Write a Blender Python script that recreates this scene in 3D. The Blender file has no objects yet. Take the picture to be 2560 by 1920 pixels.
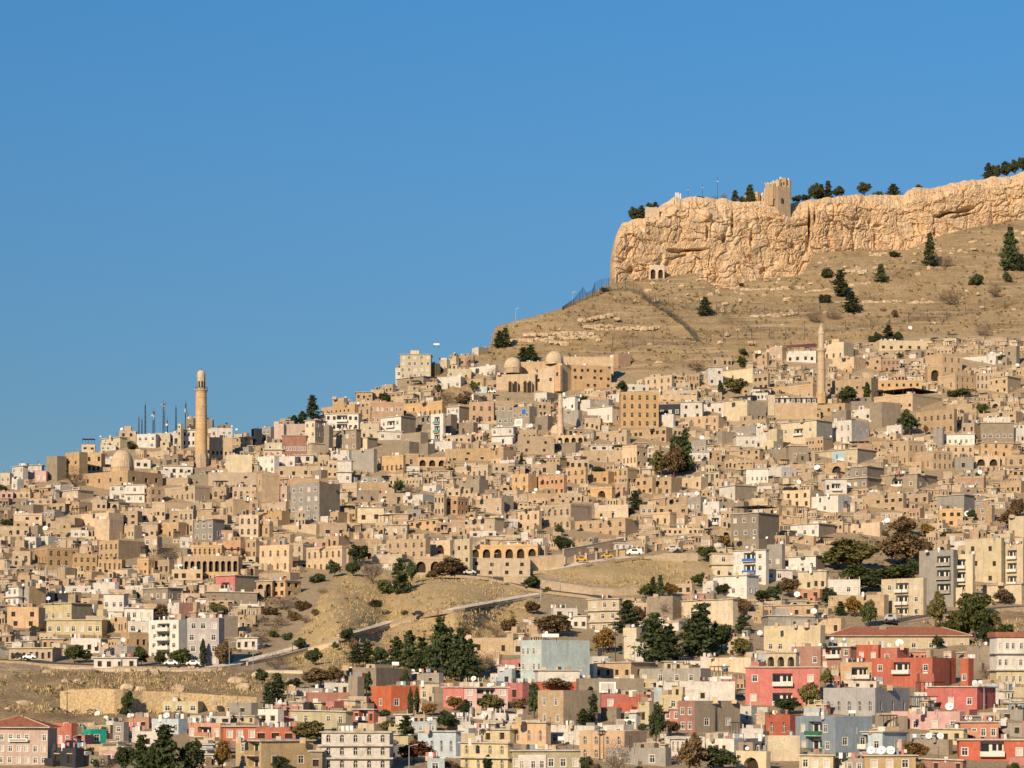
import bpy, math, random
import numpy as np
from mathutils import Vector, Matrix, noise as mnoise
random.seed(7)
C = bpy.context.scene.collection
SC = bpy.context.scene
# ------------------------------------------------------------------ camera
F = 6200.0          # focal length in photo pixels (photo 2560 x 1920)
V0 = 1750.0         # horizon row
cam = bpy.data.cameras.new("camera"); camo = bpy.data.objects.new("camera", cam); C.objects.link(camo)
camo.location = (0, 0, 0); camo.rotation_euler = (math.pi/2, 0, 0)
cam.sensor_width = 36.0; cam.lens = 36.0*F/2560.0; cam.shift_y = (V0-960.0)/2560.0
cam.clip_start = 5.0; cam.clip_end = 20000.0
SC.camera = camo
# ------------------------------------------------------------------ light
SUN_AZ = math.radians(26)      # to the left of straight behind the camera
SUN_EL = math.radians(25)
w = bpy.data.worlds.new("World"); SC.world = w; w.use_nodes = True
nt = w.node_tree; nt.nodes.clear()
sky = nt.nodes.new("ShaderNodeTexSky"); sky.sky_type = 'NISHITA'; sky.sun_disc = False
sky.sun_elevation = SUN_EL; sky.sun_rotation = math.pi + SUN_AZ
sky.altitude = 1000; sky.air_density = 1.0; sky.dust_density = 0.0; sky.ozone_density = 4.0
hs = nt.nodes.new("ShaderNodeHueSaturation"); hs.inputs['Saturation'].default_value = 1.0; hs.inputs['Hue'].default_value = 0.5
bg = nt.nodes.new("ShaderNodeBackground"); bg.inputs[1].default_value = 0.10
wo = nt.nodes.new("ShaderNodeOutputWorld")
# deeper, drier blue of a clear winter afternoon: thin the horizon brightness by elevation
tcw = nt.nodes.new("ShaderNodeTexCoord"); sxw = nt.nodes.new("ShaderNodeSeparateXYZ"); rpw = nt.nodes.new("ShaderNodeValToRGB"); mxw = nt.nodes.new("ShaderNodeMix")
mxw.data_type = 'RGBA'; mxw.blend_type = 'MULTIPLY'; mxw.inputs[0].default_value = 1.0
nt.links.new(tcw.outputs['Generated'], sxw.inputs[0]); nt.links.new(sxw.outputs[2], rpw.inputs[0])
ew = rpw.color_ramp.elements; ew[0].position = 0.10; ew[0].color = (0.36, 0.445, 0.46, 1); ew[1].position = 0.28; ew[1].color = (0.375, 0.74, 0.85, 1)
em = ew.new(0.20); em.color = (0.395, 0.62, 0.68, 1)
nt.links.new(sky.outputs[0], mxw.inputs[6]); nt.links.new(rpw.outputs[0], mxw.inputs[7]); nt.links.new(mxw.outputs[2], bg.inputs[0]); nt.links.new(bg.outputs[0], wo.inputs[0])
sl = bpy.data.lights.new("sun", 'SUN'); sl.energy = 4.7; sl.angle = math.radians(0.5); sl.color = (1.0, 0.785, 0.535)
so = bpy.data.objects.new("sun", sl); C.objects.link(so)
sd = Vector((math.sin(SUN_AZ)*math.cos(SUN_EL), math.cos(SUN_AZ)*math.cos(SUN_EL), -math.sin(SUN_EL)))   # light travels this way
so.rotation_euler = sd.to_track_quat('-Z', 'Y').to_euler()
SC.view_settings.view_transform = 'Standard'; SC.view_settings.look = 'None'
SC.view_settings.exposure = 0.33; SC.view_settings.gamma = 1.0
try: SC.view_settings.use_curve_mapping = False
except Exception: pass
SC.render.engine = 'CYCLES'
SC.cycles.max_bounces = 4; SC.cycles.diffuse_bounces = 4; SC.cycles.glossy_bounces = 2
# ------------------------------------------------------------------ the lie of the land: photo pixel -> depth on the slope
BV = [100, 400, 557, 600, 700, 800, 900, 1000, 1100, 1200, 1300, 1400, 1500, 1600, 1700, 1780, 1850, 1920, 2000, 2100]
BY = [1760, 1550, 1430, 1400, 1325, 1250, 1180, 1115, 1050, 985, 915, 845, 775, 705, 630, 565, 520, 480, 440, 400]
BULGE = [(850,1545,72,80,-45), (965,1560,36,65,14), (1140,1520,100,56,-42), (1500,1430,140,45,-12), (330,1700,260,30,-12),
         (1380,780,130,50,-18), (1230,1560,60,40,10), (2450,1620,120,50,-12), (1650,650,130,35,14), (2100,690,200,40,-10)]
def depth(u, v):
    u = np.asarray(u, float); v = np.asarray(v, float)
    y = np.interp(v, BV, BY)
    for (a, b, c, d, k) in BULGE:
        y = y + k*np.exp(-((u-a)/c)**2-((v-b)/d)**2)
    return y
def D(u, v): return float(depth(u, v))
def P(u, v, Y): return Vector(((u-1280.0)/F*Y, Y, (V0-v)/F*Y))
def at(u, v): return P(u, v, D(u, v))
def cvt(tab, sx, ox, oy): return [((ox+x*sx), (oy+y*sx)) for x, y in tab]
TOP = [0.31646, 1180, 380]; TOR = [0.31646, 1860, 380]
CL_FOOT = cvt([(1120,1000),(1280,1050),(1540,1010),(1750,980),(1950,1110),(2080,1110)], *TOP) + \
          cvt([(0,1050),(250,1020),(450,1000),(560,830),(700,810),(1000,800),(1300,800),(1510,700),(1800,620),(2212,560),(2600,540)], *TOR)
CL_TOP = cvt([(1120,552),(1195,550),(1368,520),(1375,440),(1470,430),(1600,360),(1900,360),(2100,385)], *TOP) + \
         cvt([(0,390),(370,392),(800,340),(1260,340),(1300,290),(1560,270),(1700,230),(1870,215),(2100,190),(2212,150),(2600,60)], *TOR)
SKY = [(-900,1330),(0,1218),(100,1192),(200,1152),(330,1105),(480,1092),(640,1090),(720,1072),(760,1052),(830,1028),(960,992),(1000,968),
       (1060,952),(1100,928),(1160,893),(1225,866),(1232,835),(1240,815),(1290,802),(1330,792),(1400,772),(1440,752),(1470,738),(1500,722),(1528,708)]
SKYU = [a for a, b in SKY] + [a for a, b in CL_FOOT if a > 1530]
SKYV = [b for a, b in SKY] + [b-8 for a, b in CL_FOOT if a > 1530]
def vsky(u): return np.interp(u, SKYU, SKYV)
def cliffY(u): return 1318+(np.asarray(u, float)-1530)*.125+np.interp(u, [1524,1700,1860,1980,2060,2180,2330,2560,3300], [0,2,0,2,6,11,11,14,60])
def inpoly(u, v, poly):
    u = np.asarray(u, float); v = np.asarray(v, float); r = np.zeros(np.broadcast(u, v).shape, bool)
    n = len(poly)
    for i in range(n):
        x0, y0 = poly[i]; x1, y1 = poly[(i+1) % n]
        if y0 == y1: continue
        c = ((y0 > v) != (y1 > v)) & (u < (x1-x0)*(v-y0)/(y1-y0)+x0)
        r ^= c
    return r
HILL = [(1180,900),(1225,860),(1235,800),(1500,690),(1560,640),(3300,300),(3300,800),(2560,835),(2330,838),(2200,850),(1990,870),(1900,905),(1700,920),(1640,935),
        (1540,935),(1400,885),(1330,895),(1260,900)]
MOUNDS = [(700,1650),(760,1560),(820,1460),(860,1432),(960,1430),(1000,1445),(1050,1432),(1130,1440),(1200,1440),(1280,1448),(1330,1490),(1360,1520),
          (1300,1560),(1240,1590),(1240,1700),(1130,1700),(860,1700),(800,1700)]
MOUND2 = [(1330,1432),(1450,1405),(1600,1390),(1700,1400),(1780,1410),(1790,1450),(1720,1470),(1560,1470),(1420,1455)]
SLOPE = [(-900,1660),(0,1660),(130,1668),(340,1676),(520,1672),(640,1680),(720,1690),(720,1740),(640,1752),(430,1790),(300,1800),(130,1830),(-900,1830)]
SLOPE2 = [(1070,930),(1150,905),(1180,930),(1165,1000),(1050,1000)]
SLOPE3 = [(2290,1545),(2560,1520),(3300,1500),(3300,1640),(2400,1620)]
SLOPE4 = [(2470,1740),(2540,1710),(3300,1700),(3300,1800),(2500,1800)]
DRY = [HILL, MOUNDS, MOUND2, SLOPE, SLOPE2, SLOPE3, SLOPE4]
# ------------------------------------------------------------------ materials
MATS = {}
def newmat(name):
    m = bpy.data.materials.new(name); m.use_nodes = True; n = m.node_tree
    b = n.nodes["Principled BSDF"]; b.inputs['Roughness'].default_value = 0.9
    try: b.inputs['Specular IOR Level'].default_value = 0.15
    except Exception: pass
    MATS[name] = m
    return m, n, b
def N(n, t, **kw):
    x = n.nodes.new(t)
    for k, v in kw.items():
        if k in x.inputs: x.inputs[k].default_value = v
        else: setattr(x, k, v)
    return x
def mixc(n, fac, a, b, blend='MIX'):
    m = n.nodes.new("ShaderNodeMix"); m.data_type = 'RGBA'; m.blend_type = blend
    for s, val in ((m.inputs[0], fac), (m.inputs[6], a), (m.inputs[7], b)):
        if isinstance(val, bpy.types.NodeSocket): n.links.new(val, s)
        elif isinstance(val, (tuple, list)): s.default_value = (*val[:3], 1)
        else: s.default_value = val
    return m.outputs[2]
def ramp(n, src, stops):
    r = n.nodes.new("ShaderNodeValToRGB"); e = r.color_ramp.elements
    while len(e) < len(stops): e.new(0.5)
    for i, (p, c) in enumerate(stops):
        e[i].position = p; e[i].color = (c, c, c, 1) if not isinstance(c, (tuple, list)) else (*c, 1)
    n.links.new(src, r.inputs[0]); return r.outputs[0]
def plaster(name, col, stain=0.35, stone=0.0):
    """rendered or stone wall: mottled, streaked by rain, a little different from house to house"""
    m, n, b = newmat(name)
    tc = N(n, "ShaderNodeTexCoord"); oi = N(n, "ShaderNodeObjectInfo")
    off = N(n, "ShaderNodeVectorMath", operation='ADD'); n.links.new(tc.outputs['Object'], off.inputs[0])
    sc = N(n, "ShaderNodeMath", operation='MULTIPLY'); n.links.new(oi.outputs['Random'], sc.inputs[0]); sc.inputs[1].default_value = 300.0
    n.links.new(sc.outputs[0], off.inputs[1])
    n1 = N(n, "ShaderNodeTexNoise", Scale=0.45, Detail=6.0, Roughness=0.65); n.links.new(off.outputs[0], n1.inputs['Vector'])
    n2 = N(n, "ShaderNodeTexNoise", Scale=2.2, Detail=4.0, Roughness=0.7); n.links.new(off.outputs[0], n2.inputs['Vector'])
    mp = N(n, "ShaderNodeMapping"); mp.inputs['Scale'].default_value = (1.6, 1.6, 0.12); n.links.new(off.outputs[0], mp.inputs[0])
    n3 = N(n, "ShaderNodeTexNoise", Scale=1.0, Detail=3.0); n.links.new(mp.outputs[0], n3.inputs['Vector'])
    dark = tuple(c*0.62 for c in col); lite = tuple(min(0.85, c*1.18) for c in col)
    c = mixc(n, ramp(n, n1.outputs[0], [(0.3, 0.0), (0.7, 1.0)]), tuple(x*0.86 for x in col), lite)
    c = mixc(n, ramp(n, n3.outputs[0], [(0.52, 0.0), (0.72, stain)]), c, dark)
    c = mixc(n, ramp(n, n2.outputs[0], [(0.47, 0.0), (0.70, min(.8, stain*(1.25 if stone else .9)))]), c, tuple(x*0.54 for x in col))
    if not stone and name not in ('wall_k', 'wall_T'):
        n4 = N(n, 'ShaderNodeTexNoise', Scale=.33, Detail=5.0, Roughness=.75); n.links.new(off.outputs[0], n4.inputs['Vector'])
        c = mixc(n, ramp(n, n4.outputs[0], [(.60, 0.0), (.64, .55)]), c, (0.33,0.285,0.23))
    if stone:
        br = N(n, "ShaderNodeTexBrick", Scale=1.0); br.inputs['Brick Width'].default_value = 0.9; br.inputs['Row Height'].default_value = 0.42
        br.inputs['Mortar Size'].default_value = 0.035
        br.inputs['Color1'].default_value = (1, 1, 1, 1); br.inputs['Color2'].default_value = (0.84, 0.82, 0.80, 1); br.inputs['Mortar'].default_value = (0.78, 0.74, 0.68, 1)
        vx = N(n, "ShaderNodeSeparateXYZ"); n.links.new(tc.outputs['Object'], vx.inputs[0])
        ad = N(n, "ShaderNodeMath", operation='ADD'); n.links.new(vx.outputs[0], ad.inputs[0]); n.links.new(vx.outputs[1], ad.inputs[1])
        cb = N(n, "ShaderNodeCombineXYZ"); n.links.new(ad.outputs[0], cb.inputs[0]); n.links.new(vx.outputs[2], cb.inputs[1])
        n.links.new(cb.outputs[0], br.inputs['Vector'])
        c = mixc(n, stone, c, br.outputs[0], 'MULTIPLY')
    hv = N(n, "ShaderNodeHueSaturation"); n.links.new(c, hv.inputs['Color'])
    mr = N(n, "ShaderNodeMapRange"); mr.inputs[3].default_value = 0.84 if stone else 0.84; mr.inputs[4].default_value = 1.24 if stone else 1.10; n.links.new(oi.outputs['Random'], mr.inputs[0])
    n.links.new(mr.outputs[0], hv.inputs['Value'])
    m5 = N(n, 'ShaderNodeMath', operation='MULTIPLY'); m5.inputs[1].default_value = 7.31; n.links.new(oi.outputs['Random'], m5.inputs[0]); m6 = N(n, 'ShaderNodeMath', operation='FRACT'); n.links.new(m5.outputs[0], m6.inputs[0])
    mr2 = N(n, 'ShaderNodeMapRange'); mr2.inputs[3].default_value = 0.80 if stone else 0.9; mr2.inputs[4].default_value = 1.12 if stone else 1.05; n.links.new(m6.outputs[0], mr2.inputs[0]); n.links.new(mr2.outputs[0], hv.inputs['Saturation'])
    n.links.new(hv.outputs[0], b.inputs['Base Color'])
    bp = N(n, "ShaderNodeBump", Strength=0.5, Distance=0.12); n.links.new(n2.outputs[0], bp.inputs['Height']); n.links.new(bp.outputs[0], b.inputs['Normal'])
    return m
COL = {  # code: (words, linear base colour, stone masonry)
 'h': ("honey stone", (0.49,0.35,0.21), 1), 'e': ("reddish stone", (0.45,0.29,0.185), 1), 's': ("pale sand stone", (0.53,0.415,0.285), 1),
 't': ("tan stone", (0.44,0.335,0.22), 1), 'c': ("cream", (0.54,0.46,0.32), 0), 'w': ("whitewashed", (0.60,0.57,0.52), 0),
 'g': ("grey concrete", (0.31,0.29,0.255), 0), 'b': ("brown concrete", (0.275,0.23,0.175), 0), 'k': ("dark", (0.045,0.05,0.06), 0),
 'q': ("pale pink", (0.50,0.38,0.32), 0), 'p': ("pink", (0.56,0.35,0.33), 0), 'd': ("dusty red", (0.32,0.17,0.13), 0),
 'r': ("red", (0.41,0.125,0.085), 0), 'R': ("crimson", (0.41,0.14,0.125), 0), 'P': ("rose red", (0.49,0.19,0.17), 0),
 'O': ("orange red", (0.46,0.13,0.06), 0), 'o': ("coral", (0.50,0.25,0.16), 0), 'n': ("peach", (0.49,0.34,0.21), 0),
 'y': ("yellow", (0.52,0.445,0.27), 0), 'Y': ("weathered yellow", (0.53,0.455,0.31), 0), 'a': ("ochre", (0.42,0.31,0.165), 0),
 'v': ("olive", (0.40,0.36,0.23), 0), 'B': ("pale blue", (0.40,0.47,0.51), 0), 'u': ("steel blue", (0.225,0.29,0.35), 0),
 'm': ("mint green", (0.435,0.51,0.50), 0), 'T': ("teal", (0.02,0.34,0.27), 0), 'l': ("lilac grey", (0.42,0.385,0.37), 0),
 'G': ("mid grey", (0.31,0.31,0.305), 0)}
for k, (wd, col, st) in COL.items():
    plaster('wall_'+k, col, 0.45 if st else 0.50, 0.75 if st else 0.0)
def simple(name, col, rough=0.9, metal=0.0, nscale=None, var=0.25):
    m, n, b = newmat(name); b.inputs['Roughness'].default_value = rough; b.inputs['Metallic'].default_value = metal
    if nscale:
        tc = N(n, "ShaderNodeTexCoord"); t = N(n, "ShaderNodeTexNoise", Scale=nscale, Detail=5.0); n.links.new(tc.outputs['Object'], t.inputs[0])
        c = mixc(n, ramp(n, t.outputs[0], [(0.3, 0.0), (0.7, 1.0)]), tuple(x*(1-var) for x in col), tuple(x*(1+var) for x in col))
        n.links.new(c, b.inputs['Base Color'])
    else: b.inputs['Base Color'].default_value = (*col, 1)
    return m
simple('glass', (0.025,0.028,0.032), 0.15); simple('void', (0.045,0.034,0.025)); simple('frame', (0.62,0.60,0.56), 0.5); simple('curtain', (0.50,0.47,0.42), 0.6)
simple('lintel', (0.50,0.39,0.26)); simple('roof_dust', (0.44,0.36,0.26), 0.95, 0, 0.6); simple('slab', (0.46,0.42,0.36), 0.9, 0, 0.8)
simple('metal', (0.45,0.46,0.47), 0.4, 0.6); simple('iron', (0.05,0.055,0.06), 0.6); simple('dish', (0.80,0.79,0.77), 0.45); simple('tank', (0.78,0.77,0.74), 0.5)
simple('rooftile', (0.30,0.12,0.075), 0.85, 0, 1.2); simple('asphalt', (0.10,0.095,0.09), 0.9, 0, 0.5); simple('paving', (0.66,0.575,0.45), 0.9, 0, 0.6)
simple('bark', (0.10,0.07,0.05)); simple('canopy_dark', (0.05,0.035,0.035), 0.7); simple('canopy_maroon', (0.14,0.05,0.06), 0.8); simple('awning_blue', (0.04,0.14,0.42), 0.6)
simple('awning_teal', (0.08,0.26,0.28), 0.6); simple('poster_white', (0.78,0.77,0.75)); simple('poster_blue', (0.03,0.13,0.45)); simple('shutter_blue', (0.25,0.45,0.55)); simple('sign_dark', (0.10,0.09,0.09))
simple('taxi', (0.55,0.31,0.03), 0.3); simple('car_white', (0.78,0.78,0.77), 0.3); simple('car_dark', (0.04,0.04,0.045), 0.3); simple('car_silver', (0.5,0.5,0.5), 0.3, 0.3); simple('tyre', (0.02,0.02,0.02))
simple('flag_red', (0.5,0.02,0.02)); simple('cloth', (0.6,0.55,0.5)); simple('green_canopy', (0.03,0.16,0.09)); simple('net', (0.06,0.065,0.06), 0.7)
simple('dome_stone', (0.50,0.40,0.28), 0.9, 0, 0.9, 0.18); simple('portal', (0.47,0.31,0.19), 0.9, 0, 1.0); simple('rubble', (0.44,0.335,0.20), 0.95, 0, 2.0, 0.35)
def leafmat(name, a, b2):
    m, n, b = newmat(name); b.inputs['Roughness'].default_value = 0.75
    tc = N(n, "ShaderNodeTexCoord"); oi = N(n, "ShaderNodeObjectInfo")
    t = N(n, "ShaderNodeTexNoise", Scale=9.0, Detail=3.0); n.links.new(tc.outputs['Object'], t.inputs[0])
    c = mixc(n, ramp(n, t.outputs[0], [(0.35, 0.0), (0.65, 1.0)]), a, b2)
    hv = N(n, "ShaderNodeHueSaturation"); n.links.new(c, hv.inputs['Color'])
    mr = N(n, "ShaderNodeMapRange"); mr.inputs[3].default_value = 0.75; mr.inputs[4].default_value = 1.3; n.links.new(oi.outputs['Random'], mr.inputs[0]); n.links.new(mr.outputs[0], hv.inputs['Value'])
    n.links.new(hv.outputs[0], b.inputs['Base Color'])
leafmat('leaf_pine', (0.034,0.050,0.021), (0.078,0.098,0.040)); leafmat('leaf_green', (0.045,0.056,0.018), (0.10,0.115,0.036)); leafmat('leaf_olive', (0.085,0.085,0.03), (0.18,0.16,0.055))
leafmat('leaf_autumn', (0.14,0.085,0.025), (0.27,0.16,0.05)); leafmat('leaf_hill', (0.045,0.052,0.024), (0.085,0.092,0.042)); leafmat('leaf_brown', (0.105,0.072,0.038), (0.20,0.135,0.07)); leafmat('leaf_bare', (0.13,0.095,0.07), (0.21,0.155,0.115))
leafmat('leaf_rust', (0.10,0.035,0.02), (0.18,0.075,0.035))
# ------------------------------------------------------------------ mesh helpers
class MB:
    def __init__(s): s.v = []; s.f = []; s.m = []; s.mats = []
    def mi(s, mat):
        if mat not in s.mats: s.mats.append(mat)
        return s.mats.index(mat)
    def poly(s, pts, mat):
        b = len(s.v); s.v.extend([tuple(p) for p in pts]); s.f.append(tuple(range(b, b+len(pts)))); s.m.append(s.mi(mat))
    def box(s, x0, x1, y0, y1, z0, z1, mat, M=None):
        c = [(x0,y0,z0),(x1,y0,z0),(x1,y1,z0),(x0,y1,z0),(x0,y0,z1),(x1,y0,z1),(x1,y1,z1),(x0,y1,z1)]
        if M is not None: c = [tuple(M @ Vector(p)) for p in c]
        b = len(s.v); s.v.extend(c); k = s.mi(mat)
        for f in ((3,2,1,0),(4,5,6,7),(0,1,5,4),(1,2,6,5),(2,3,7,6),(3,0,4,7)): s.f.append(tuple(b+i for i in f)); s.m.append(k)
    def lathe(s, prof, n, mat, cx=0, cy=0, rib=0.0, ribs=0, caps=True):
        b = len(s.v); k = s.mi(mat)
        for r, z in prof:
            for i in range(n):
                a = 2*math.pi*i/n; rr = r
                if ribs: rr = r*(1 - rib*abs(math.sin(a*ribs/2.0)))
                s.v.append((cx+rr*math.cos(a), cy+rr*math.sin(a), z))
        for j in range(len(prof)-1):
            for i in range(n):
                s.f.append((b+j*n+i, b+j*n+(i+1) % n, b+(j+1)*n+(i+1) % n, b+(j+1)*n+i)); s.m.append(k)
        if caps:
            s.f.append(tuple(b+(len(prof)-1)*n+i for i in range(n))); s.m.append(k)
    def tube(s, p0, p1, r0, r1, mat, n=6):
        p0 = Vector(p0); p1 = Vector(p1); d = p1-p0
        if d.length < 1e-6: return
        q = d.to_track_quat('Z', 'Y'); b = len(s.v); k = s.mi(mat)
        for p, r in ((p0, r0), (p1, r1)):
            for i in range(n):
                a = 2*math.pi*i/n; s.v.append(tuple(p + q @ Vector((r*math.cos(a), r*math.sin(a), 0))))
        for i in range(n): s.f.append((b+i, b+(i+1) % n, b+n+(i+1) % n, b+n+i)); s.m.append(k)
        s.f.append(tuple(b+n+i for i in range(n))); s.m.append(k); s.f.append(tuple(b+n-1-i for i in range(n))); s.m.append(k)
    def add(s, o, M):
        b = len(s.v); s.v.extend([tuple(M @ Vector(p)) for p in o.v]); ix = [s.mi(x) for x in o.mats]
        s.f.extend([tuple(b+i for i in f) for f in o.f]); s.m.extend([ix[k] for k in o.m])
    def mesh(s, name, smooth=False):
        me = bpy.data.meshes.new(name); me.from_pydata(s.v, [], s.f)
        for mt in s.mats: me.materials.append(MATS[mt])
        me.polygons.foreach_set('material_index', s.m)
        if smooth: me.polygons.foreach_set('use_smooth', [True]*len(s.f))
        me.update(); return me
    def build(s, name, parent=None, loc=(0,0,0), rz=0.0, smooth=False):
        if not s.f: return None
        return link(name, s.mesh(name, smooth), parent, loc, rz)
def link(name, me, parent=None, loc=(0,0,0), rz=0.0):
    o = bpy.data.objects.new(name, me); C.objects.link(o)
    if parent: o.parent = parent
    o.location = loc; o.rotation_euler = (0, 0, rz); return o
def tag(o, label=None, cat=None, group=None, kind=None):
    if label: o['label'] = label
    if cat: o['category'] = cat
    if group: o['group'] = group
    if kind: o['kind'] = kind
    return o
def empty(name, loc, rz=0.0):
    o = bpy.data.objects.new(name, None); o.empty_display_size = 1.0; C.objects.link(o); o.location = loc; o.rotation_euler = (0, 0, rz); return o
# ------------------------------------------------------------------ walls with real openings
def panel(mb, O, U, L, z0, z1, holes, mat, rev=None):
    """flat wall from O along U (length L), facing U x Z, with openings (a0,a1,b0,b1,kind,depth)"""
    O = Vector(O); U = Vector(U); Z = Vector((0,0,1)); Nn = U.cross(Z)
    def pt(a, b, d=0.0): return O + U*a + Z*b - Nn*d
    A = sorted({0.0, L} | {h[0] for h in holes} | {h[1] for h in holes}); B = sorted({z0, z1} | {h[2] for h in holes} | {h[3] for h in holes})
    for j in range(len(B)-1):
        run = None
        for i in range(len(A)-1):
            ca = (A[i]+A[i+1])/2; cb = (B[j]+B[j+1])/2
            hit = any(h[0] < ca < h[1] and h[2] < cb < h[3] for h in holes)
            if not hit and run is None: run = A[i]
            if hit and run is not None:
                mb.poly([pt(run,B[j]),pt(A[i],B[j]),pt(A[i],B[j+1]),pt(run,B[j+1])], mat); run = None
        if run is not None: mb.poly([pt(run,B[j]),pt(L,B[j]),pt(L,B[j+1]),pt(run,B[j+1])], mat)
    rv = rev or mat
    for a0, a1, b0, b1, kind, dp in holes:
        mb.poly([pt(a0,b0),pt(a0,b0,dp),pt(a1,b0,dp),pt(a1,b0)], rv)
        if kind in 'aA':
            r = (a1-a0)/2; sp = b1-r*1.1; m = (a0+a1)/2; arc = []
            for i in range(7):
                t = math.pi*i/6; arc.append((m-r*math.cos(t), sp+(b1-sp)*math.sin(t)))
            mb.poly([pt(*p) for p in arc[:4]]+[pt(a0,b1)], mat); mb.poly([pt(*p) for p in arc[3:]]+[pt(a1,b1)], mat)
            for i in range(6): mb.poly([pt(*arc[i+1]),pt(*arc[i]),pt(*arc[i],dp),pt(*arc[i+1],dp)][::-1], rv)
            top = sp
        else:
            mb.poly([pt(a0,b1),pt(a1,b1),pt(a1,b1,dp),pt(a0,b1,dp)], rv); top = b1
        mb.poly([pt(a0,b0),pt(a0,top),pt(a0,top,dp),pt(a0,b0,dp)], rv); mb.poly([pt(a1,b0),pt(a1,b0,dp),pt(a1,top,dp),pt(a1,top)], rv)
WCACHE = {}
def window_meshes(w, h, kind, dp, var):
    w = round(w, 1); h = round(h, 1); key = (w, h, kind, round(dp, 2), var)
    if SINK[0] is None and key in WCACHE: return WCACHE[key]
    p = MB(); fr = MB()
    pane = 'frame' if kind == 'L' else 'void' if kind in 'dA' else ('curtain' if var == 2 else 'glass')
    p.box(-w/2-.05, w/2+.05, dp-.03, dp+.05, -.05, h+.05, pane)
    if kind in 'r':
        t = .09
        if var != 0:
            for x in (-w/2+t/2, 0, w/2-t/2): fr.box(x-t/2, x+t/2, dp-.09, dp-.031, 0, h, 'frame')
            for z in (t/2, h-t/2, h*.68): fr.box(-w/2+t, w/2-t, dp-.085, dp-.032, z-t/2, z+t/2, 'frame')
        b = .13
        fr.box(-w/2-b, w/2+b, -.05, -.004, h, h+b, 'frame'); fr.box(-w/2-b, w/2+b, -.09, -.004, -b, 0, 'frame')
        fr.box(-w/2-b, -w/2, -.05, -.004, 0, h, 'frame'); fr.box(w/2, w/2+b, -.05, -.004, 0, h, 'frame')
    elif kind == 'a':
        fm = 'frame' if var == 3 else 'lintel'; ft = .04 if var == 3 else .03
        fr.box(-ft, ft, dp-.09, dp-.031, 0, h*.9, fm); fr.box(-w/2, w/2, dp-.085, dp-.032, h*.55, h*.55+.08, fm)
        if var == 3:
            for xx in (-w/2, w/2-.06): fr.box(xx, xx+.06, dp-.09, dp-.031, 0, h, fm)
        fr.box(-w/2-.12, w/2+.12, -.08, -.004, -.14, 0, 'lintel')
    elif kind == 'L':
        for f0, f1, f2 in ((-.42,-.12,0),(.02,.2,.35),(.27,.44,.35)):
            if (f1-f0)*w > .4: p.box(w*f0, w*f1, dp-.06, dp-.031, h*f2, h*.82, 'glass')
    elif kind == 'd':
        fr.box(-w/2-.12, w/2+.12, -.06, -.004, h, h+.18, 'lintel')
    if SINK[0] is not None: return (p, fr)
    me = p.mesh('window'); mf = fr.mesh('window_frame') if fr.f else None
    WCACHE[key] = (me, mf); return WCACHE[key]
SINK = [None]
COVER = []
RECTS = []      # every annotated rectangle (u0,u1,vt,vb,Y, z_roof, object)
def parse_w(w):
    """'4x2a' -> (4, 2, 'a')"""
    if not w or w == '0': return None
    k = w[-1] if w[-1].isalpha() else 'r'
    a, b = w.rstrip('radAvwo').split('x'); return int(a), int(b), k
def layout(L, H, zb, spec, rng, stone=True, full=False):
    c, r, k = spec; out = []
    if stone and not full and k == 'd': c = int(c*1.4+.6); r = r+1 if H/r > 4.6 else r
    elif stone and not full and k == 'a' and H/r > 5.2: r += 1
    cw = L/c; rh = H/r
    if k == 'r': ww = min(1.25, cw*.46); wh = min(1.5, rh*.5)
    elif k == 'd': ww = min(1.3, cw*.46)*rng.uniform(.75, 1.2); wh = min(1.7, rh*.5)*rng.uniform(.75, 1.1)
    elif k == 'a': ww = min(1.05 if stone else .8, cw*.40); wh = min(2.1, rh*.56)
    else: ww = min(3.6, cw*.66); wh = min(rh*.74, 5.2)
    if ww < .35: return out
    dp = {'r': .16, 'd': .35, 'a': .3, 'A': 1.3}[k]
    for j in range(r):
        for i in range(c):
            if k in 'rd' and not full and c*r > 2 and rng.random() < (.08 if k == 'r' else .14): continue
            a = cw*(i+.5)-ww/2 + rng.uniform(-.12, .12)*cw*(k in 'rd'); z = zb+rh*j+(rh*(.26+rng.uniform(-.05,.06)*(k == 'd')) if k != 'A' else rh*.08)
            out.append((a, a+ww, z, z+wh, k, dp))
    return out
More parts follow.
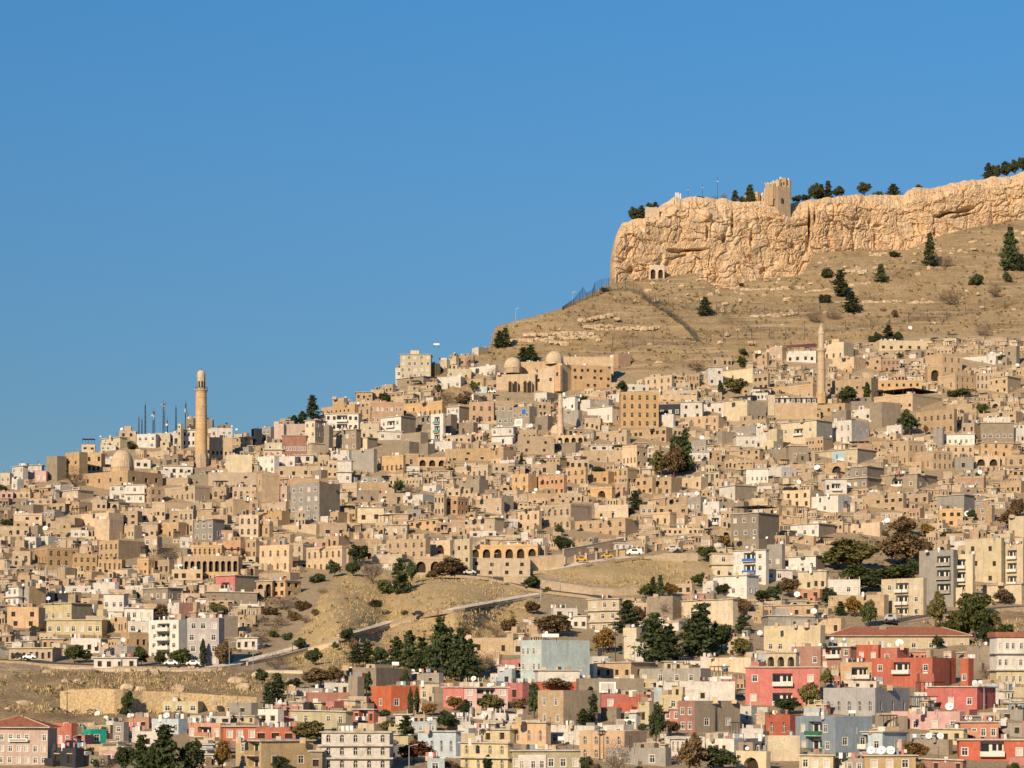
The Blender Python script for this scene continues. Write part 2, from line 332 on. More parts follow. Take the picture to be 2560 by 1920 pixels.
def add_block(root, u0, u1, vt, vb, s, col, wins, feat='', Y=None, psi=None, depth_m=None, rng=random, org=None, extra=4.0):
    """a building block whose outline in the photograph is u0..u1, vt..vb; s = share of its width taken by the side face (negative: side on the left)"""
    um = (u0+u1)/2
    if Y is None: Y = D(um, vb)
    mir = s < 0; sa = abs(s)
    W = (u1-u0)/F*Y
    if sa > 0.06:
        ps = psi if psi is not None else math.radians((rng.uniform(36, 44) if not mir else rng.uniform(30, 38)) if sa < .53 else rng.uniform(54, 64))
        L = (1-sa)*W/math.cos(ps); dd = max(1.5, sa*W/math.sin(ps)); ue = u0+(1-sa)*(u1-u0) if not mir else u0+sa*(u1-u0)
    else:
        ps = psi if psi is not None else math.radians(rng.uniform(-9, 14)); mir = ps < 0; ps = abs(ps)
        L = W/math.cos(ps); dd = depth_m or min(max(.7*L, 4.5), 10.0); ue = u1 if not mir else u0
    if depth_m: dd = depth_m
    base = P(ue, vb, Y); ztop = (V0-vt)/F*Y
    H = ztop-base.z
    sg = -1.0 if mir else 1.0
    rz = -ps if not mir else ps
    if org is None: org = base
    off = base-org
    R = Matrix.Rotation(rz, 4, 'Z'); sh = Matrix.Identity(4)
    if extra > 3 and 'N' not in feat: sh[2][0] = rng.uniform(-.03, .03); sh[0][2] = rng.uniform(-.02, .02); sh[1][2] = rng.uniform(0, .03)     # old walls out of true
    T = Matrix.Translation(off) @ R @ sh
    band = None
    sidecol = None
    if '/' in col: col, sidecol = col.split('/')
    if '+' in col: col, b2 = col.split('+'); band = (b2[0], float(b2[1:]))
    specs = (wins.split('/')+[None])[:2]
    slabroof = 'o' in feat
    par = 0.0 if slabroof else min(.55, H*.12)
    fh = layout(L, H-par-.1, 0.0, parse_w(specs[0]), rng, col[0] in 'hset', 'N' in feat) if parse_w(specs[0]) else []
    shl = layout(dd, H-par-.1, 0.0, parse_w(specs[1]), rng, col[0] in 'hset') if specs[1] and parse_w(specs[1]) else []
    # balconies: an open bay per storey in the middle of the front
    balc = []
    if 'b' in feat and parse_w(specs[0]):
        c, r, k = parse_w(specs[0]); bw = min(L*.42, 4.6); rh = (H-par-.1)/r; a0 = L*(.5 if 'B' not in feat else .72)-bw/2
        a0 = max(.3, min(L-bw-.3, a0))
        fh = [h for h in fh if h[1] < a0-.1 or h[0] > a0+bw+.1]
        for j in range(r):
            if j == 0 and r > 1 and rng.random() < .4: continue
            balc.append((a0, a0+bw, rh*j+max(.25, rh*.25*(r == 1)), min(rh*(j+1)-.3, rh*j+max(.25, rh*.25*(r == 1))+2.8), 'd', 1.3))
    mat = 'wall_'+col
    def fx(x): return -L+x if not mir else x           # along the front, left to right in the picture
    def walls(z0, z1, mt, name):
        mb = MB()
        pick = lambda hs: [h for h in hs if h[2] >= z0-.01 and h[3] <= z1+.01]
        panel(mb, (fx(0),0,0), (1,0,0), L, z0, z1, pick(fh)+pick(balc), mt)
        if not mir:
            sm = 'wall_'+sidecol if sidecol else mt
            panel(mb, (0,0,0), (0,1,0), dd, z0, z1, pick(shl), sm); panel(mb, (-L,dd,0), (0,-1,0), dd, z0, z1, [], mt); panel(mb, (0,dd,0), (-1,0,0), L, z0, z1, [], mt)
        else:
            sm = 'wall_'+sidecol if sidecol else mt
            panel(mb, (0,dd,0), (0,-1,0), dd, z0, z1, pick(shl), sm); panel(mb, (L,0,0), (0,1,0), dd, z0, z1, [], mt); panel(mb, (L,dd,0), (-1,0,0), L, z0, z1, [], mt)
        return mb
    def put(mb, name, smooth=False):
        if SINK[0] is not None: SINK[0].add(mb, Matrix.Translation(org) @ T); return None
        o = mb.build(name, root, smooth=smooth)
        if o: o.matrix_local = T
        return o
    if band:
        zc = H*band[1]; fh = [h for h in fh if not (h[2] < zc < h[3])]
        wl = put(walls(-extra, zc, 'wall_'+band[0], 'wall'), 'wall'); put(walls(zc, H, mat, 'wall'), 'wall')
    else: wl = put(walls(-extra, H, mat, 'wall'), 'wall')
    x0, x1 = (-L, 0) if not mir else (0, L)
    rf = MB()
    if slabroof:
        e = .45; rf.box(x0-e, x1+e, -e, dd+e, H-.18, H+(1.1 if 'R' in feat else .06), 'rooftile' if 'R' in feat else 'slab')
    else:
        t = .25; ip = [(x0+t,t),(x1-t,t),(x1-t,dd-t),(x0+t,dd-t)]; op = [(x0,0),(x1,0),(x1,dd),(x0,dd)]
        for i in range(4):
            j = (i+1) % 4
            rf.poly([(*op[i],H),(*op[j],H),(*ip[j],H),(*ip[i],H)], mat); rf.poly([(*ip[i],H),(*ip[j],H),(*ip[j],H-par),(*ip[i],H-par)], mat)
        rf.poly([(*p, H-par) for p in ip], 'roof_dust')
    if 'c' in feat or (col in 'hes' and 'n' not in feat and H > 5 and rng.random() < .55):     # cornice or string course
        e = .14
        for z in ([H-.75] if 'O' not in feat else [H-.75, H*.5]):
            rf.box(x0-e, x1+e, -e, -.004, z, z+.22, 'lintel')
            if not mir: rf.box(x1+.004, x1+e, -.004, dd, z, z+.22, 'lintel')
            else: rf.box(x0-e, x0-.004, -.004, dd, z, z+.22, 'lintel')
    if 'S' in feat and parse_w(specs[0]):      # slab edges at each storey
        r = parse_w(specs[0])[1]; rh = (H-.1)/r; e = .7
        for j in range(1, r): rf.box(x0-e, x1+e, -e, dd, rh*j-.2, rh*j+.12, 'slab')
    if extra > 3 and 'n' not in feat and 'N' not in feat and L > 4 and H > 3.5:       # lean-to, stair head or terrace that has grown on to the house
        if rng.random() < .45:
            w_ = L*rng.uniform(.3, .7); a = x0+(L-w_)*rng.choice([0, 1]); h_ = H*rng.uniform(.22, .42); d_ = rng.uniform(1.4, 3.0)
            lt = MB(); lt.box(a+.02, a+w_-.02, -d_, -.004, -extra, h_, mat); lt.box(a+.02, a+w_-.02, -d_, -d_+.2, h_-.01, h_+.5, mat)
            lt.box(a+w_*.3, a+w_*.3+.9, -d_-.03, -d_+.05, 0, min(1.9, h_*.8), 'void'); put(lt, 'lean_to')
        if rng.random() < .30 and 'o' not in feat:
            w_ = L*rng.uniform(.22, .5); a = x0+(L-w_)*rng.random(); h_ = rng.uniform(.9, 2.1)
            rr = MB(); rr.box(a, a+w_, dd*.2, dd*.8, H-par-.05, H+h_, rng.choice([mat, mat, 'wall_t', 'wall_b', 'wall_g'])); rr.box(a+w_*.35, a+w_*.35+.8, dd*.2-.03, dd*.2+.05, H-par, H+h_*.7, 'void'); put(rr, 'roof_room')
    if 'k' in feat:
        a = x0+(x1-x0)*rng.uniform(.15,.5); rr = MB(); rr.box(a, a+min(4, L*.4), dd*.3, dd*.8, H-par-.05, H+2.2, mat); put(rr, 'roof_room')
    if 'p' in feat:
        for i in range(max(2, int(L/3))+1):
            a = x0+.3+(L-.6)*i/max(2, int(L/3)); rf.box(a-.12, a+.12, .2, .44, H, H+rng.uniform(.6,1.3), mat)
    if 'K' in feat:                       # dark canopy on thin posts over the roof terrace
        cn = MB(); cn.box(x0+.2, x1-.2, .3, dd-.3, H+2.3, H+2.5, 'canopy_dark')
        for i in range(5):
            a = x0+.3+(L-.6)*i/4; cn.box(a-.07, a+.07, .35, .49, H-.05, H+2.35, 'iron')
    if 'K' in feat: put(cn, 'roof_canopy')
    put(rf, 'roof')
    # windows
    var0 = rng.randint(0, 5)
    def add_win(h, side, frame_child):
        a0, a1, b0, b1, k, dp = h
        var = (1 if rng.random() < .7 else 2) if k == 'r' else (3 if k == 'a' and col[0] not in 'hset' else 0)
        me, mf = window_meshes(a1-a0, b1-b0, k, dp, var)
        if not side: M = Matrix.Translation((fx((a0+a1)/2), 0, b0))
        elif not mir: M = Matrix.Translation((0, (a0+a1)/2, b0)) @ Matrix.Rotation(math.pi/2, 4, 'Z')
        else: M = Matrix.Translation((0, dd-(a0+a1)/2, b0)) @ Matrix.Rotation(-math.pi/2, 4, 'Z')
        if SINK[0] is not None: SINK[0].add(me, Matrix.Translation(org) @ T @ M); SINK[0].add(mf, Matrix.Translation(org) @ T @ M); return
        nm = 'arch' if k == 'A' else 'window'
        o = link(nm, me, root); o.matrix_local = T @ M
        if mf: f = link('frame', mf, o)
    for h in fh: add_win(h, False, True)
    for h in shl: add_win(h, True, True)
    for h in balc:
        me, mf = window_meshes(h[1]-h[0], h[3]-h[2], 'L', h[5], 0)
        if SINK[0] is not None: SINK[0].add(me, Matrix.Translation(org) @ T @ Matrix.Translation((fx((h[0]+h[1])/2), 0, h[2])))
        else: o = link('loggia', me, root); o.matrix_local = T @ Matrix.Translation((fx((h[0]+h[1])/2), 0, h[2]))
        b = MB(); cx = fx((h[0]+h[1])/2); hw = (h[1]-h[0])/2
        b.box(cx-hw-.1, cx+hw+.1, -1.0, -.004, h[2]-.2, h[2]-.02, 'slab')
        rm = 'awning_teal' if 'T' in feat else ('awning_blue' if 'U' in feat else 'green_canopy' if 'V' in feat else ('frame' if col in 'wcrunPdBb' else mat))
        b.box(cx-hw-.1, cx+hw+.1, -1.0, -.92, h[2]-.02, h[2]+.85, rm)
        b.box(cx-hw-.1, cx-hw-.02, -.92, -.004, h[2]-.02, h[2]+.85, rm); b.box(cx+hw+.02, cx+hw+.1, -.92, -.004, h[2]-.02, h[2]+.85, rm)
        put(b, 'balcony')
    if 'f' in feat:                       # ground-floor door
        d = MB(); xx = fx(L*.5); d.box(xx-.6, xx+.6, -.06, -.004, 0, 2.2, 'sign_dark'); put(d, 'door')
    RECTS.append((u0, u1, vt, vb, Y, ztop, root))
    return dict(T=T, L=L, dd=dd, H=H, mir=mir, fx=fx, base=base, Y=Y, rz=rz)
TILES = {'A1': (0,860,.28933), 'A2': (640,860,.28933), 'A3': (1280,860,.28933), 'A4': (1920,860,.28933),
         'B1': (0,1340,.34953), 'B2': (640,1340,.34953), 'B3': (1280,1340,.34953), 'B4': (1920,1340,.34953),
         'T1': (1180,380,.31646), 'T2': (1860,380,.31646)}
def tp(t, x, y): o = TILES[t]; return o[0]+x*o[2], o[1]+y*o[2]
# ------------------------------------------------------------------ the houses: tile, x0 x1 y_top y_bottom, side share, colour, windows front/side, features | own name
HOUSES = '''
@A1
0 85 1112 1205 0 c 2x1r - |
85 235 1050 1190 .25 w 3x2r o |white flat-topped house leftmost on the skyline
225 360 1045 1150 0 w 3x1r o |
90 195 1165 1262 .45 w 1x1r - |
300 400 1095 1190 0 p 2x1r - |small pink house near the left skyline
385 560 965 1185 .38 b 0 - |blank brown block stepping up the left skyline
545 745 930 1180 .3 t 2x2d p |half-ruined tower house with broken top
740 875 945 1110 0 t 2x1d - |
865 960 990 1050 0 w 1x1r - |
705 820 868 925 0 s 2x1d K |house under a dark roof canopy on the skyline
850 1090 802 905 .22 c 4x1r o |cream two-part house on the skyline
870 1000 870 920 0 w 3x1r - |
1030 1175 748 810 0 s 1x1d k |
1175 1345 775 900 0 w 3x2r - |
1340 1470 770 880 0 c 2x1r - |
1455 1545 765 870 0 w 2x1d - |
1575 1690 740 890 0 w 3x2d o |white house with dark glazed band behind the minaret
1600 1700 640 745 .3 b 1x1d - |
1780 1835 650 800 0 b 1x1r - |
1820 2005 722 805 0 w 4x1r - |
1785 2005 805 1000 0 h 6x1d/0 p |fortified stone wall house with slits right of the minaret
1985 2180 800 900 .2 t 3x1d o |
2020 2180 885 965 .2 g 3x1r - |
2165 2260 728 880 .6 k 0 - |dark slab-sided tower on the skyline
1265 1480 915 1015 .1 s 2x1d - |
1395 1575 950 1045 .2 b 3x1d - |
1410 1660 1050 1135 0 w 4x1d o |long white shed under the minaret
1360 1470 1090 1175 0 w 3x1r - |
1160 1300 1000 1075 0 w 2x1d - |
1470 1650 1110 1165 0 w 3x1r - |
940 1090 1218 1345 0 w 2x2r o |
1083 1248 1213 1372 0 w 3x2r oS |white two-part house before the big mosque wall
1240 1395 1232 1385 .62 h 2x1a/2x1a - |
1385 1800 1222 1372 .28 s 6x1a/1x1r - |pale house with a row of slim arched windows
1380 1625 1152 1225 0 t 0 - |
1615 1800 1125 1205 0 b 0 - |
1835 1965 1212 1345 .2 s 2x2d - |
1955 2175 955 1115 0 c 0 - |blank cream house wall right below the minaret
1800 2215 1108 1225 0 s 1x1d n |
2005 2215 1235 1345 0 s 4x1a - |
475 785 1258 1352 .36 t 3x1r o |
250 450 1335 1385 0 s 3x1a - |
0 110 1275 1340 0 p 2x1d - |
100 260 1275 1335 0 s 3x1a - |
555 790 1362 1462 .46 h 3x1a/1x1a - |
425 560 1375 1452 0 t 1x1d - |
120 358 1385 1470 .3 b 0 - |
118 358 1462 1590 0 s 2x1d - |
360 580 1430 1505 .5 g 2x1r - |
385 645 1500 1600 0 t 3x1d - |
665 1045 1455 1605 .28 s 2x1r/0 n |plain sand block with a dark right side
795 1040 1510 1705 .4 h 0 n |
1035 1190 1440 1570 0 t 1x2d - |
1155 1335 1420 1525 0 s 3x1d - |
1315 1425 1362 1525 0 s 3x1d - |pale tower house with three slit windows
1410 1750 1370 1470 0 t 0 n |
1465 1640 1440 1555 0 h 1x1d - |
1545 1670 1425 1645 0 s 3x1a - |
1640 1905 1450 1525 .3 h 0 - |
1658 1925 1510 1705 .32 g 3x2r/1x1r o |dark grey house with white windows
1345 1605 1538 1665 .25 h 2x1d - |
1210 1360 1548 1650 0 s 5x1d o |
1028 1215 1565 1690 .3 s 3x1d - |
1935 2160 1338 1485 .65 t 2x1a/0 - |tan house with two tall arched windows and a blank side
2155 2230 1350 1490 0 h 1x1a - |
2060 2230 1475 1670 0 s 3x2a - |
1795 1965 1475 1590 0 h 1x1d - |
0 245 1575 1670 0 t 3x1d - |
240 362 1565 1670 .3 b 0 - |
480 700 1585 1670 0 t 2x1d - |
615 765 1605 1670 0 w 2x1r - |
780 920 1345 1440 0 s 2x1d - |
1830 1955 1235 1345 0 t 2x1a K |
@A2
45 160 712 850 .3 g 2x2r - |
155 240 690 955 0 q 0 - |blank pale pink gable wall
215 435 688 805 0 q 4x1d - |
225 435 788 965 0 d 7x1r/0 o |dusty red house with a row of small windows
75 228 852 968 0 c 2x2r S |
418 602 655 890 .5 c/b 2x3r/2x3r o |tall cream-fronted house on the edge of the slope
430 590 855 1005 .7 s 1x2r/2x1r o |
543 895 518 650 .12 h 6x1d - |
880 1000 535 695 .1 h 2x2a - |
988 1275 498 692 0 e 7x2r c |reddish end of the long stone mansion
1265 1655 488 645 .12 h 8x1a c |long stone mansion with a row of arched windows
600 885 598 750 0 w 6x2d ob |white terraces before the long mansion
655 785 462 525 .2 h 0 - |
780 1065 488 525 0 s 0 n |
865 1005 415 490 0 h 2x1d o |
990 1105 393 465 0 s 1x1d - |
1080 1205 345 420 .2 t 2x1d - |
1245 1510 88 300 .06 c 5x4r ok |tall cream house on the skyline left of the madrasa
1205 1310 205 290 0 w 2x1r - |
1210 1505 275 350 .2 b 1x1d o |open carport under the tall cream skyline house
1505 1590 165 280 .5 b 0 - |
1585 1675 135 240 .3 c 1x1r - |
1668 1755 102 200 .3 c 1x1r - |
1750 1880 95 185 0 t 1x1d - |
1865 2010 25 100 .6 w/b 2x1r/0 - |white house highest on the hill edge
1840 2095 180 290 .1 w 5x1r - |bright white house left of the madrasa
1655 1860 215 295 0 c 3x1r - |
1565 1770 278 385 0 w 3x1r - |
1745 1990 290 375 .1 h 2x1d - |
1895 1995 368 425 0 m 1x1r - |little mint green hut behind the bare bushes
1985 2095 315 395 0 t 1x1d - |
1738 1995 435 525 .45 w/b 3x1r/0 p |white house with three big windows and roof posts
1645 1845 535 685 .45 w/b 3x2r/0 o |
1840 1925 500 680 0 h 1x2a - |
1912 2055 498 690 0 e 2x2a c |orange stone house with two rows of arches
2045 2225 488 600 0 t 3x1r p |
2078 2300 585 710 0 g 4x1r - |
1388 1625 605 790 .1 b 3x2r o |
1508 1630 598 840 .1 w 1x3r bT |narrow apartment house with teal balcony
1632 1735 605 785 .5 b 0 - |
1728 1915 675 785 .2 b 1x1d - |
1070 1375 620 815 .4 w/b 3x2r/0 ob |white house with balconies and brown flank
1058 1265 750 830 0 w 3x1r o |
1170 1485 760 870 .2 b 3x1r - |
900 1065 688 810 0 c 1x2r - |
648 905 735 920 .15 b 4x2r/0 o |brown concrete house with two rows of white windows
578 660 700 940 .4 b 0 - |
878 1045 805 910 .5 y/b 1x1r/0 o |small yellow box room on a brown house
635 845 915 1025 .2 w 3x1r - |
705 825 1005 1200 .06 w 2x2r oS |narrow white stack of bay windows
815 1045 905 1115 .12 g 0 n |large blank grey concrete wall
1078 1405 840 965 .25 b 0 - |
1068 1290 955 1125 .08 h 5x1a c |stone house with five tall blind arches
1278 1405 945 1065 0 h 1x1a - |
1398 1545 858 960 .4 b 0 - |
1498 1745 838 930 .2 w 4x1r - |
1608 1860 785 855 0 s 5x1d - |
1828 1995 765 840 .2 s 3x1d - |
2035 2225 712 860 0 w 4x2r oS |
1635 2035 898 1010 0 t 2x1d n |
1398 1645 978 1065 0 t 3x1A - |
2015 2225 885 1040 .42 h 1x1a - |
1715 2035 1040 1165 .1 s 6x1a c |pale stone house with a low arcade
2045 2225 1028 1115 0 s 2x1d - |
1285 1415 1058 1115 0 w 1x1r - |
190 625 1055 1150 0 s 6x1d n |
0 195 962 1115 .2 w 3x2r - |
190 335 968 1068 0 w 2x1r - |
328 495 958 1035 0 w 2x1d o |
538 632 955 1065 0 s 2x1d - |
358 615 1085 1165 .2 b 0 - |
618 705 1005 1155 0 s 1x1d - |
195 545 1155 1225 0 h 0 n |
0 195 1120 1365 .75 h 1x2a/0 - |
108 285 1222 1358 .1 q 2x1d K |pinkish house with a dark open terrace
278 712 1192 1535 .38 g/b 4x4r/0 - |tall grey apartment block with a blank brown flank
28 282 1358 1475 .1 s 3x1d - |
0 285 1438 1570 .22 h 3x1a - |
333 425 1438 1570 0 s 2x1d - |
448 640 1485 1545 .1 w 1x1d - |
633 785 1448 1560 .5 h 1x1d - |
735 885 1195 1320 .1 s 0 n |
878 1145 1195 1270 0 h 0 - |
878 1065 1262 1345 0 b 0 - |
1058 1305 1288 1375 0 t 1x1d - |
1258 1455 1148 1235 .1 s 4x1d K |
1438 1605 1218 1285 .3 w 1x1r - |
1725 2005 1165 1300 .28 b 2x1d - |
1648 1765 1248 1320 0 s 1x1d - |
908 1145 1148 1205 0 g 3x1r - |
1265 1570 1298 1405 .42 w 3x1d - |
878 1105 1408 1550 .06 c 2x1d o |cream house with two dark square windows
1098 1315 1468 1570 0 h 4x1r o |
1098 1305 1558 1650 0 s 3x1r o |
1108 1245 1398 1475 .3 b 1x1d - |
1308 1605 1508 1630 .1 h 3x1d o |
1308 1425 1428 1510 0 g 1x1d - |
1538 1645 1288 1490 .2 s 2x2d - |
1625 1835 1318 1480 .45 e 1x2d/2x1d - |
1895 2145 1328 1475 .1 t 4x1r - |
2098 2225 1308 1455 .75 b 0 - |
1685 1805 1518 1650 0 h 2x1r - |
1558 1695 1538 1650 0 e 2x1d b |
1825 2145 1498 1630 .26 s 3x1r o |
1848 2075 1615 1670 0 w 3x1d - |
778 905 1548 1630 0 h 1x1a - |
198 555 1555 1650 .1 s 0 - |
548 785 1545 1660 0 t 1x1d - |
0 145 1535 1670 .2 h 2x1a - |
@A3
195 400 415 515 .48 w/b 3x1r/0 - |
228 335 498 630 0 t 2x2d - |
438 570 448 590 .2 w 2x1d o |small white house with slab roof below the madrasa
0 215 535 745 .3 b 3x2r/0 - |brown concrete house with white and blue posters
198 355 618 750 .3 b 0 - |
448 605 568 710 .2 g 0 n |
46 215 735 840 0 t 3x1d p |
270 620 785 860 0 s 6x1A n |mosque courtyard wall with blind arches
358 595 848 940 .2 b 0 - |
48 365 798 950 0 t 1x1d n |
558 705 478 590 .2 w 2x1r - |
658 955 535 690 .3 w 3x1a/1x1d o |
678 875 475 545 .2 g 0 - |
868 975 428 510 .2 w 2x1r - |
588 745 615 700 0 b 2x1d - |
628 765 638 740 0 s 2x1d - |
940 1268 415 725 .04 h 5x4a c |tall orange stone mansion in the middle of town
1188 1600 398 480 0 s 4x1d - |
1262 1465 518 620 .06 k 3x1r - |dark glazed extension beside the tall orange mansion
1262 1410 605 725 .1 w 2x1r - |
1268 1600 438 525 0 h 3x1d - |
1458 1645 498 650 .06 w 2x2d o |white house with two floors of open balconies
1638 1850 498 605 .1 w 3x1d o |
1835 2215 483 695 .48 c 0/4x1d n |big blank cream hall
1745 2160 442 500 .2 k 5x1r - |dark glass roof terrace above the cream hall
1468 1860 615 755 .2 h 5x1a - |
1388 1510 728 800 0 s 2x1d - |
678 1025 738 870 .1 s 5x1a c |pale mansion with five arched windows
1008 1390 718 850 .15 t 5x1d - |
678 925 868 925 0 w 3x1d o |
958 1175 872 1070 .45 s 4x1a/1x1d - |cream stone house with four slender arched windows
818 965 918 1020 0 s 0 - |
618 835 915 1010 0 t 0 - |
498 665 998 1080 0 s 2x1d - |
318 475 978 1080 .4 h 2x1d o |
178 385 1038 1130 0 t 2x1d - |
0 215 1118 1280 .35 h 2x1a - |
198 475 1128 1300 .1 e 4x1d - |
468 655 1058 1220 .1 h 3x1a - |
618 885 1098 1210 .2 h 2x1d - |
878 1085 1068 1215 .42 h 3x1a/1x1d - |
1078 1245 1148 1300 .2 h 2x1d - |
688 895 1228 1345 .15 h 1x1A - |stone house with one big open porch arch
893 1005 1188 1310 .1 h 2x1a - |
1225 1475 1148 1300 .4 t 1x1d - |
245 695 1378 1610 .42 s 5x2a/0 c |pale house with arched windows over round arches
138 405 1288 1385 0 h 2x1d - |
398 605 1288 1370 0 s 3x1d - |
718 1005 1388 1500 0 s 1x1r - |
828 1065 1415 1475 .2 k 0 - |
1225 1425 1448 1570 .3 s 1x1d - |
1108 1225 1388 1480 0 s 2x1r - |
1295 1540 1308 1430 .1 t 3x1d - |
1508 1685 1318 1450 .32 g 3x1r - |
1238 1520 1395 1470 0 h 2x1d - |
1658 1805 1358 1490 .1 w 2x1r - |
1688 1845 1478 1580 .1 w 2x1r b |
1798 2055 1358 1480 .2 b 0 - |
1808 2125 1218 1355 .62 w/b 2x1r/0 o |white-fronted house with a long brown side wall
2025 2215 1075 1215 0 w 5x1r o |white house with a row of five windows
1508 1695 828 945 .1 g 4x1r - |grey house right of the tallest pines
1518 1705 928 1015 0 w 3x1r o |
1508 1695 1008 1115 .1 b 4x1r - |
1738 1925 752 870 .6 b 1x1r - |
1688 1805 918 1010 0 h 2x1a - |
1798 2175 905 1010 .1 t 4x1d o |
1838 2085 998 1080 0 h 5x1d - |
1918 2125 698 810 .1 g 3x1r - |
1938 2175 788 890 0 w 4x1r oS |
2118 2225 698 905 .2 w 1x2r - |
1908 2225 645 760 .1 t 3x1d - |
1478 1700 1145 1260 .3 t 1x1d - |
1908 2335 1455 1775 .48 b 3x3r/0 oK |tall brown block with a roof canopy
1805 1915 1438 1580 0 s 2x1d - |
1588 1695 1488 1590 0 h 1x1r - |
1298 1610 1588 1650 0 s 5x1d - |
478 1105 1505 1665 .2 h 6x1a n |
48 255 1438 1610 .1 s 3x1a - |
1158 1405 268 410 .1 s 4x1a - |
998 1185 345 410 0 w 2x1d - |
848 985 325 415 .2 t 2x1d - |
1378 1540 328 400 0 s 2x1d - |
1528 1620 258 380 0 h 3x1a - |
1698 1825 198 360 0 w 2x2d o |
1768 2115 208 340 .1 c 0 n |blank cream wall on the upper edge of town
1738 1900 112 190 0 t 3x1d - |
1988 2145 368 450 0 h 2x1d - |
2048 2145 388 450 0 w 2x1r - |
2088 2225 68 190 .15 h 2x1a - |
2088 2225 248 400 .1 t 2x1d - |
@A4
0 175 22 145 .3 s 3x1r - |
165 415 58 165 0 w 4x1d - |white terrace under the maroon canopy
495 760 -20 150 .4 s 3x1a/2x1r k |guest house with a dark glazed top beside the slim minaret
578 865 108 245 .42 h 3x1r/2x1r - |
768 1000 108 230 .1 h 2x1d - |
988 1140 128 240 0 e 4x1a - |
960 1430 -35 60 0 c 6x1d n |long pale terrace wall under the bare hill
1460 1590 28 110 0 s 4x1a - |
1395 1695 75 260 .63 h 2x1a/3x1a c |tall stone mansion on the right upper slope
1378 1510 188 330 0 h 1x1A - |arched stone portal below the upper right mansion
1675 2000 98 180 .1 w 4x1r - |
1895 2085 78 170 0 w 2x1r - |
2055 2185 15 190 .3 b 1x2d - |
1498 1815 258 400 .62 h 2x1a/4x1a c |stone house with four blind arches on its side
1798 1940 248 400 0 s 4x1a - |
1918 2225 275 430 .5 t 2x1d/2x1r o |
955 1545 425 580 .5 s 5x1d/3x1r K |stone restaurant with a dark roof pergola
898 1330 308 440 0 h 5x1d - |
58 425 338 475 .1 h 5x1r c |
52 425 460 520 0 k 8x1r o |glazed white gallery left of the slim minaret
58 425 508 650 0 s 0 n |
0 60 438 640 0 c 0 - |
498 620 318 420 0 t 1x1d - |
598 965 288 510 .2 t 5x1d - |
178 455 568 650 0 h 3x1d - |
428 725 508 650 .2 t 2x1d - |
138 578 655 905 .36 c/g 3x2r/0 bo |cream apartment house with a dark balcony band
-65 140 732 920 .3 c 3x2r/1x2r - |
518 910 655 865 .48 w 4x2a/3x2a - |white corner house with arched windows
748 910 555 665 .1 w 2x1d - |
558 725 568 700 .3 b 2x1r - |
718 905 495 570 0 b 0 - |
898 1165 498 720 .68 b 0/0 n |windowless brown concrete block right of the white corner house
1038 1165 698 810 .1 w 2x1d - |
928 1155 768 840 .2 s 2x1d - |
1318 1640 558 775 .1 t 6x2a p |ruined stone mansion with blind arches
1638 1745 598 730 .5 t 1x1d - |
1438 1525 728 890 .2 g 0 - |
1518 1785 775 880 0 w 6x1r o |white upper storey over a stone house
1528 1785 868 1000 0 h 4x1a - |
1808 2225 578 690 .2 t 4x1d - |
1868 2090 628 680 0 w 0 - |
1838 2125 678 855 .05 b 5x1r oS |brown two-storey house with slab-edged floors
2118 2230 725 840 0 w 0 - |
1838 2105 848 970 0 h 3x1a o |
1688 1845 678 840 .4 t 1x2d - |
398 975 902 1035 .35 c/g 3x1r/0 o |cream house with a painted mural panel
338 578 798 930 .42 h 4x1d - |
178 345 878 1010 0 b 4x1r o |
0 185 908 980 0 b 0 - |
1108 1370 828 1050 .6 h 2x2a/3x1a c |stone tower house with tall arches
1298 1610 918 1095 .6 h 2x1a/4x1a c |stone house with four tall arches in shade
1618 1775 975 1090 0 g 1x1d - |
498 695 1018 1130 0 h 1x1A - |
688 1038 1053 1245 .52 b 3x2r/0 oS |
983 1510 1118 1255 .42 b 4x1r/3x1r ob |dark brown veranda house on stilts
498 685 1165 1300 0 w 4x1d ob |
0 255 1058 1160 .55 w 3x1r/2x1r - |
148 505 1258 1415 .4 s 2x1d/0 - |
398 745 1308 1465 .4 w 1x1r/0 - |plain white cube with one small window
858 975 1278 1390 0 s 2x1d - |
848 1205 1288 1450 .1 t 4x1d - |
1488 1810 1298 1505 .36 g 2x1r/1x1r o |grey olive house with a concrete side
1488 1685 1418 1580 0 h 2x1d - |
1658 1885 1138 1250 .1 e 2x1r - |
1668 1805 1238 1290 0 b 1x1d - |
1808 1965 1388 1540 .2 t 1x2r - |
208 605 1548 1670 .42 w/b 3x1r/0 o |white-fronted house with a dark balcony rail
638 1005 1538 1665 .1 s 3x1d - |
1198 1430 1288 1380 .2 t 2x1d - |
2068 2225 955 1060 0 h 2x1a - |
1788 2005 965 1060 0 s 2x1A - |
2098 2225 1485 1670 .1 c 0 - |
1808 2070 1085 1175 .1 t 3x1d - |
2030 2225 1180 1290 .2 h 3x1d - |
@B1
18 145 358 505 .1 w 2x2r oS |narrow white tower house at the left edge
173 258 5 85 0 w 2x1r - |
255 405 0 65 .4 w 2x1r - |
208 535 78 225 .6 h 4x1a/4x1a c |brown stone mansion with arches near the left edge
518 690 128 260 0 h 4x1a - |
88 215 108 210 0 s 2x1a - |
688 1005 28 180 .5 h 4x1a/0 - |
698 870 168 260 0 h 5x1a - |
968 1100 158 280 .3 h 1x1d/1x1d - |
1088 1240 168 280 .2 t 2x1d - |
1028 1125 0 135 0 s 2x2r - |
1288 1375 8 85 0 w 2x1r - |
1575 1755 28 130 .2 e 2x1d - |
1748 1840 18 160 .1 h 1x1d - |
1228 1445 238 320 0 s 3x1d - |
1528 1835 278 430 .5 P/b 3x1r/0 ob |crimson-fronted house with a brown side
1478 1835 395 480 0 b 3x1d o |
738 885 412 540 .05 w 3x1r o |white box house on a slab
632 842 328 430 .1 w 2x1r - |
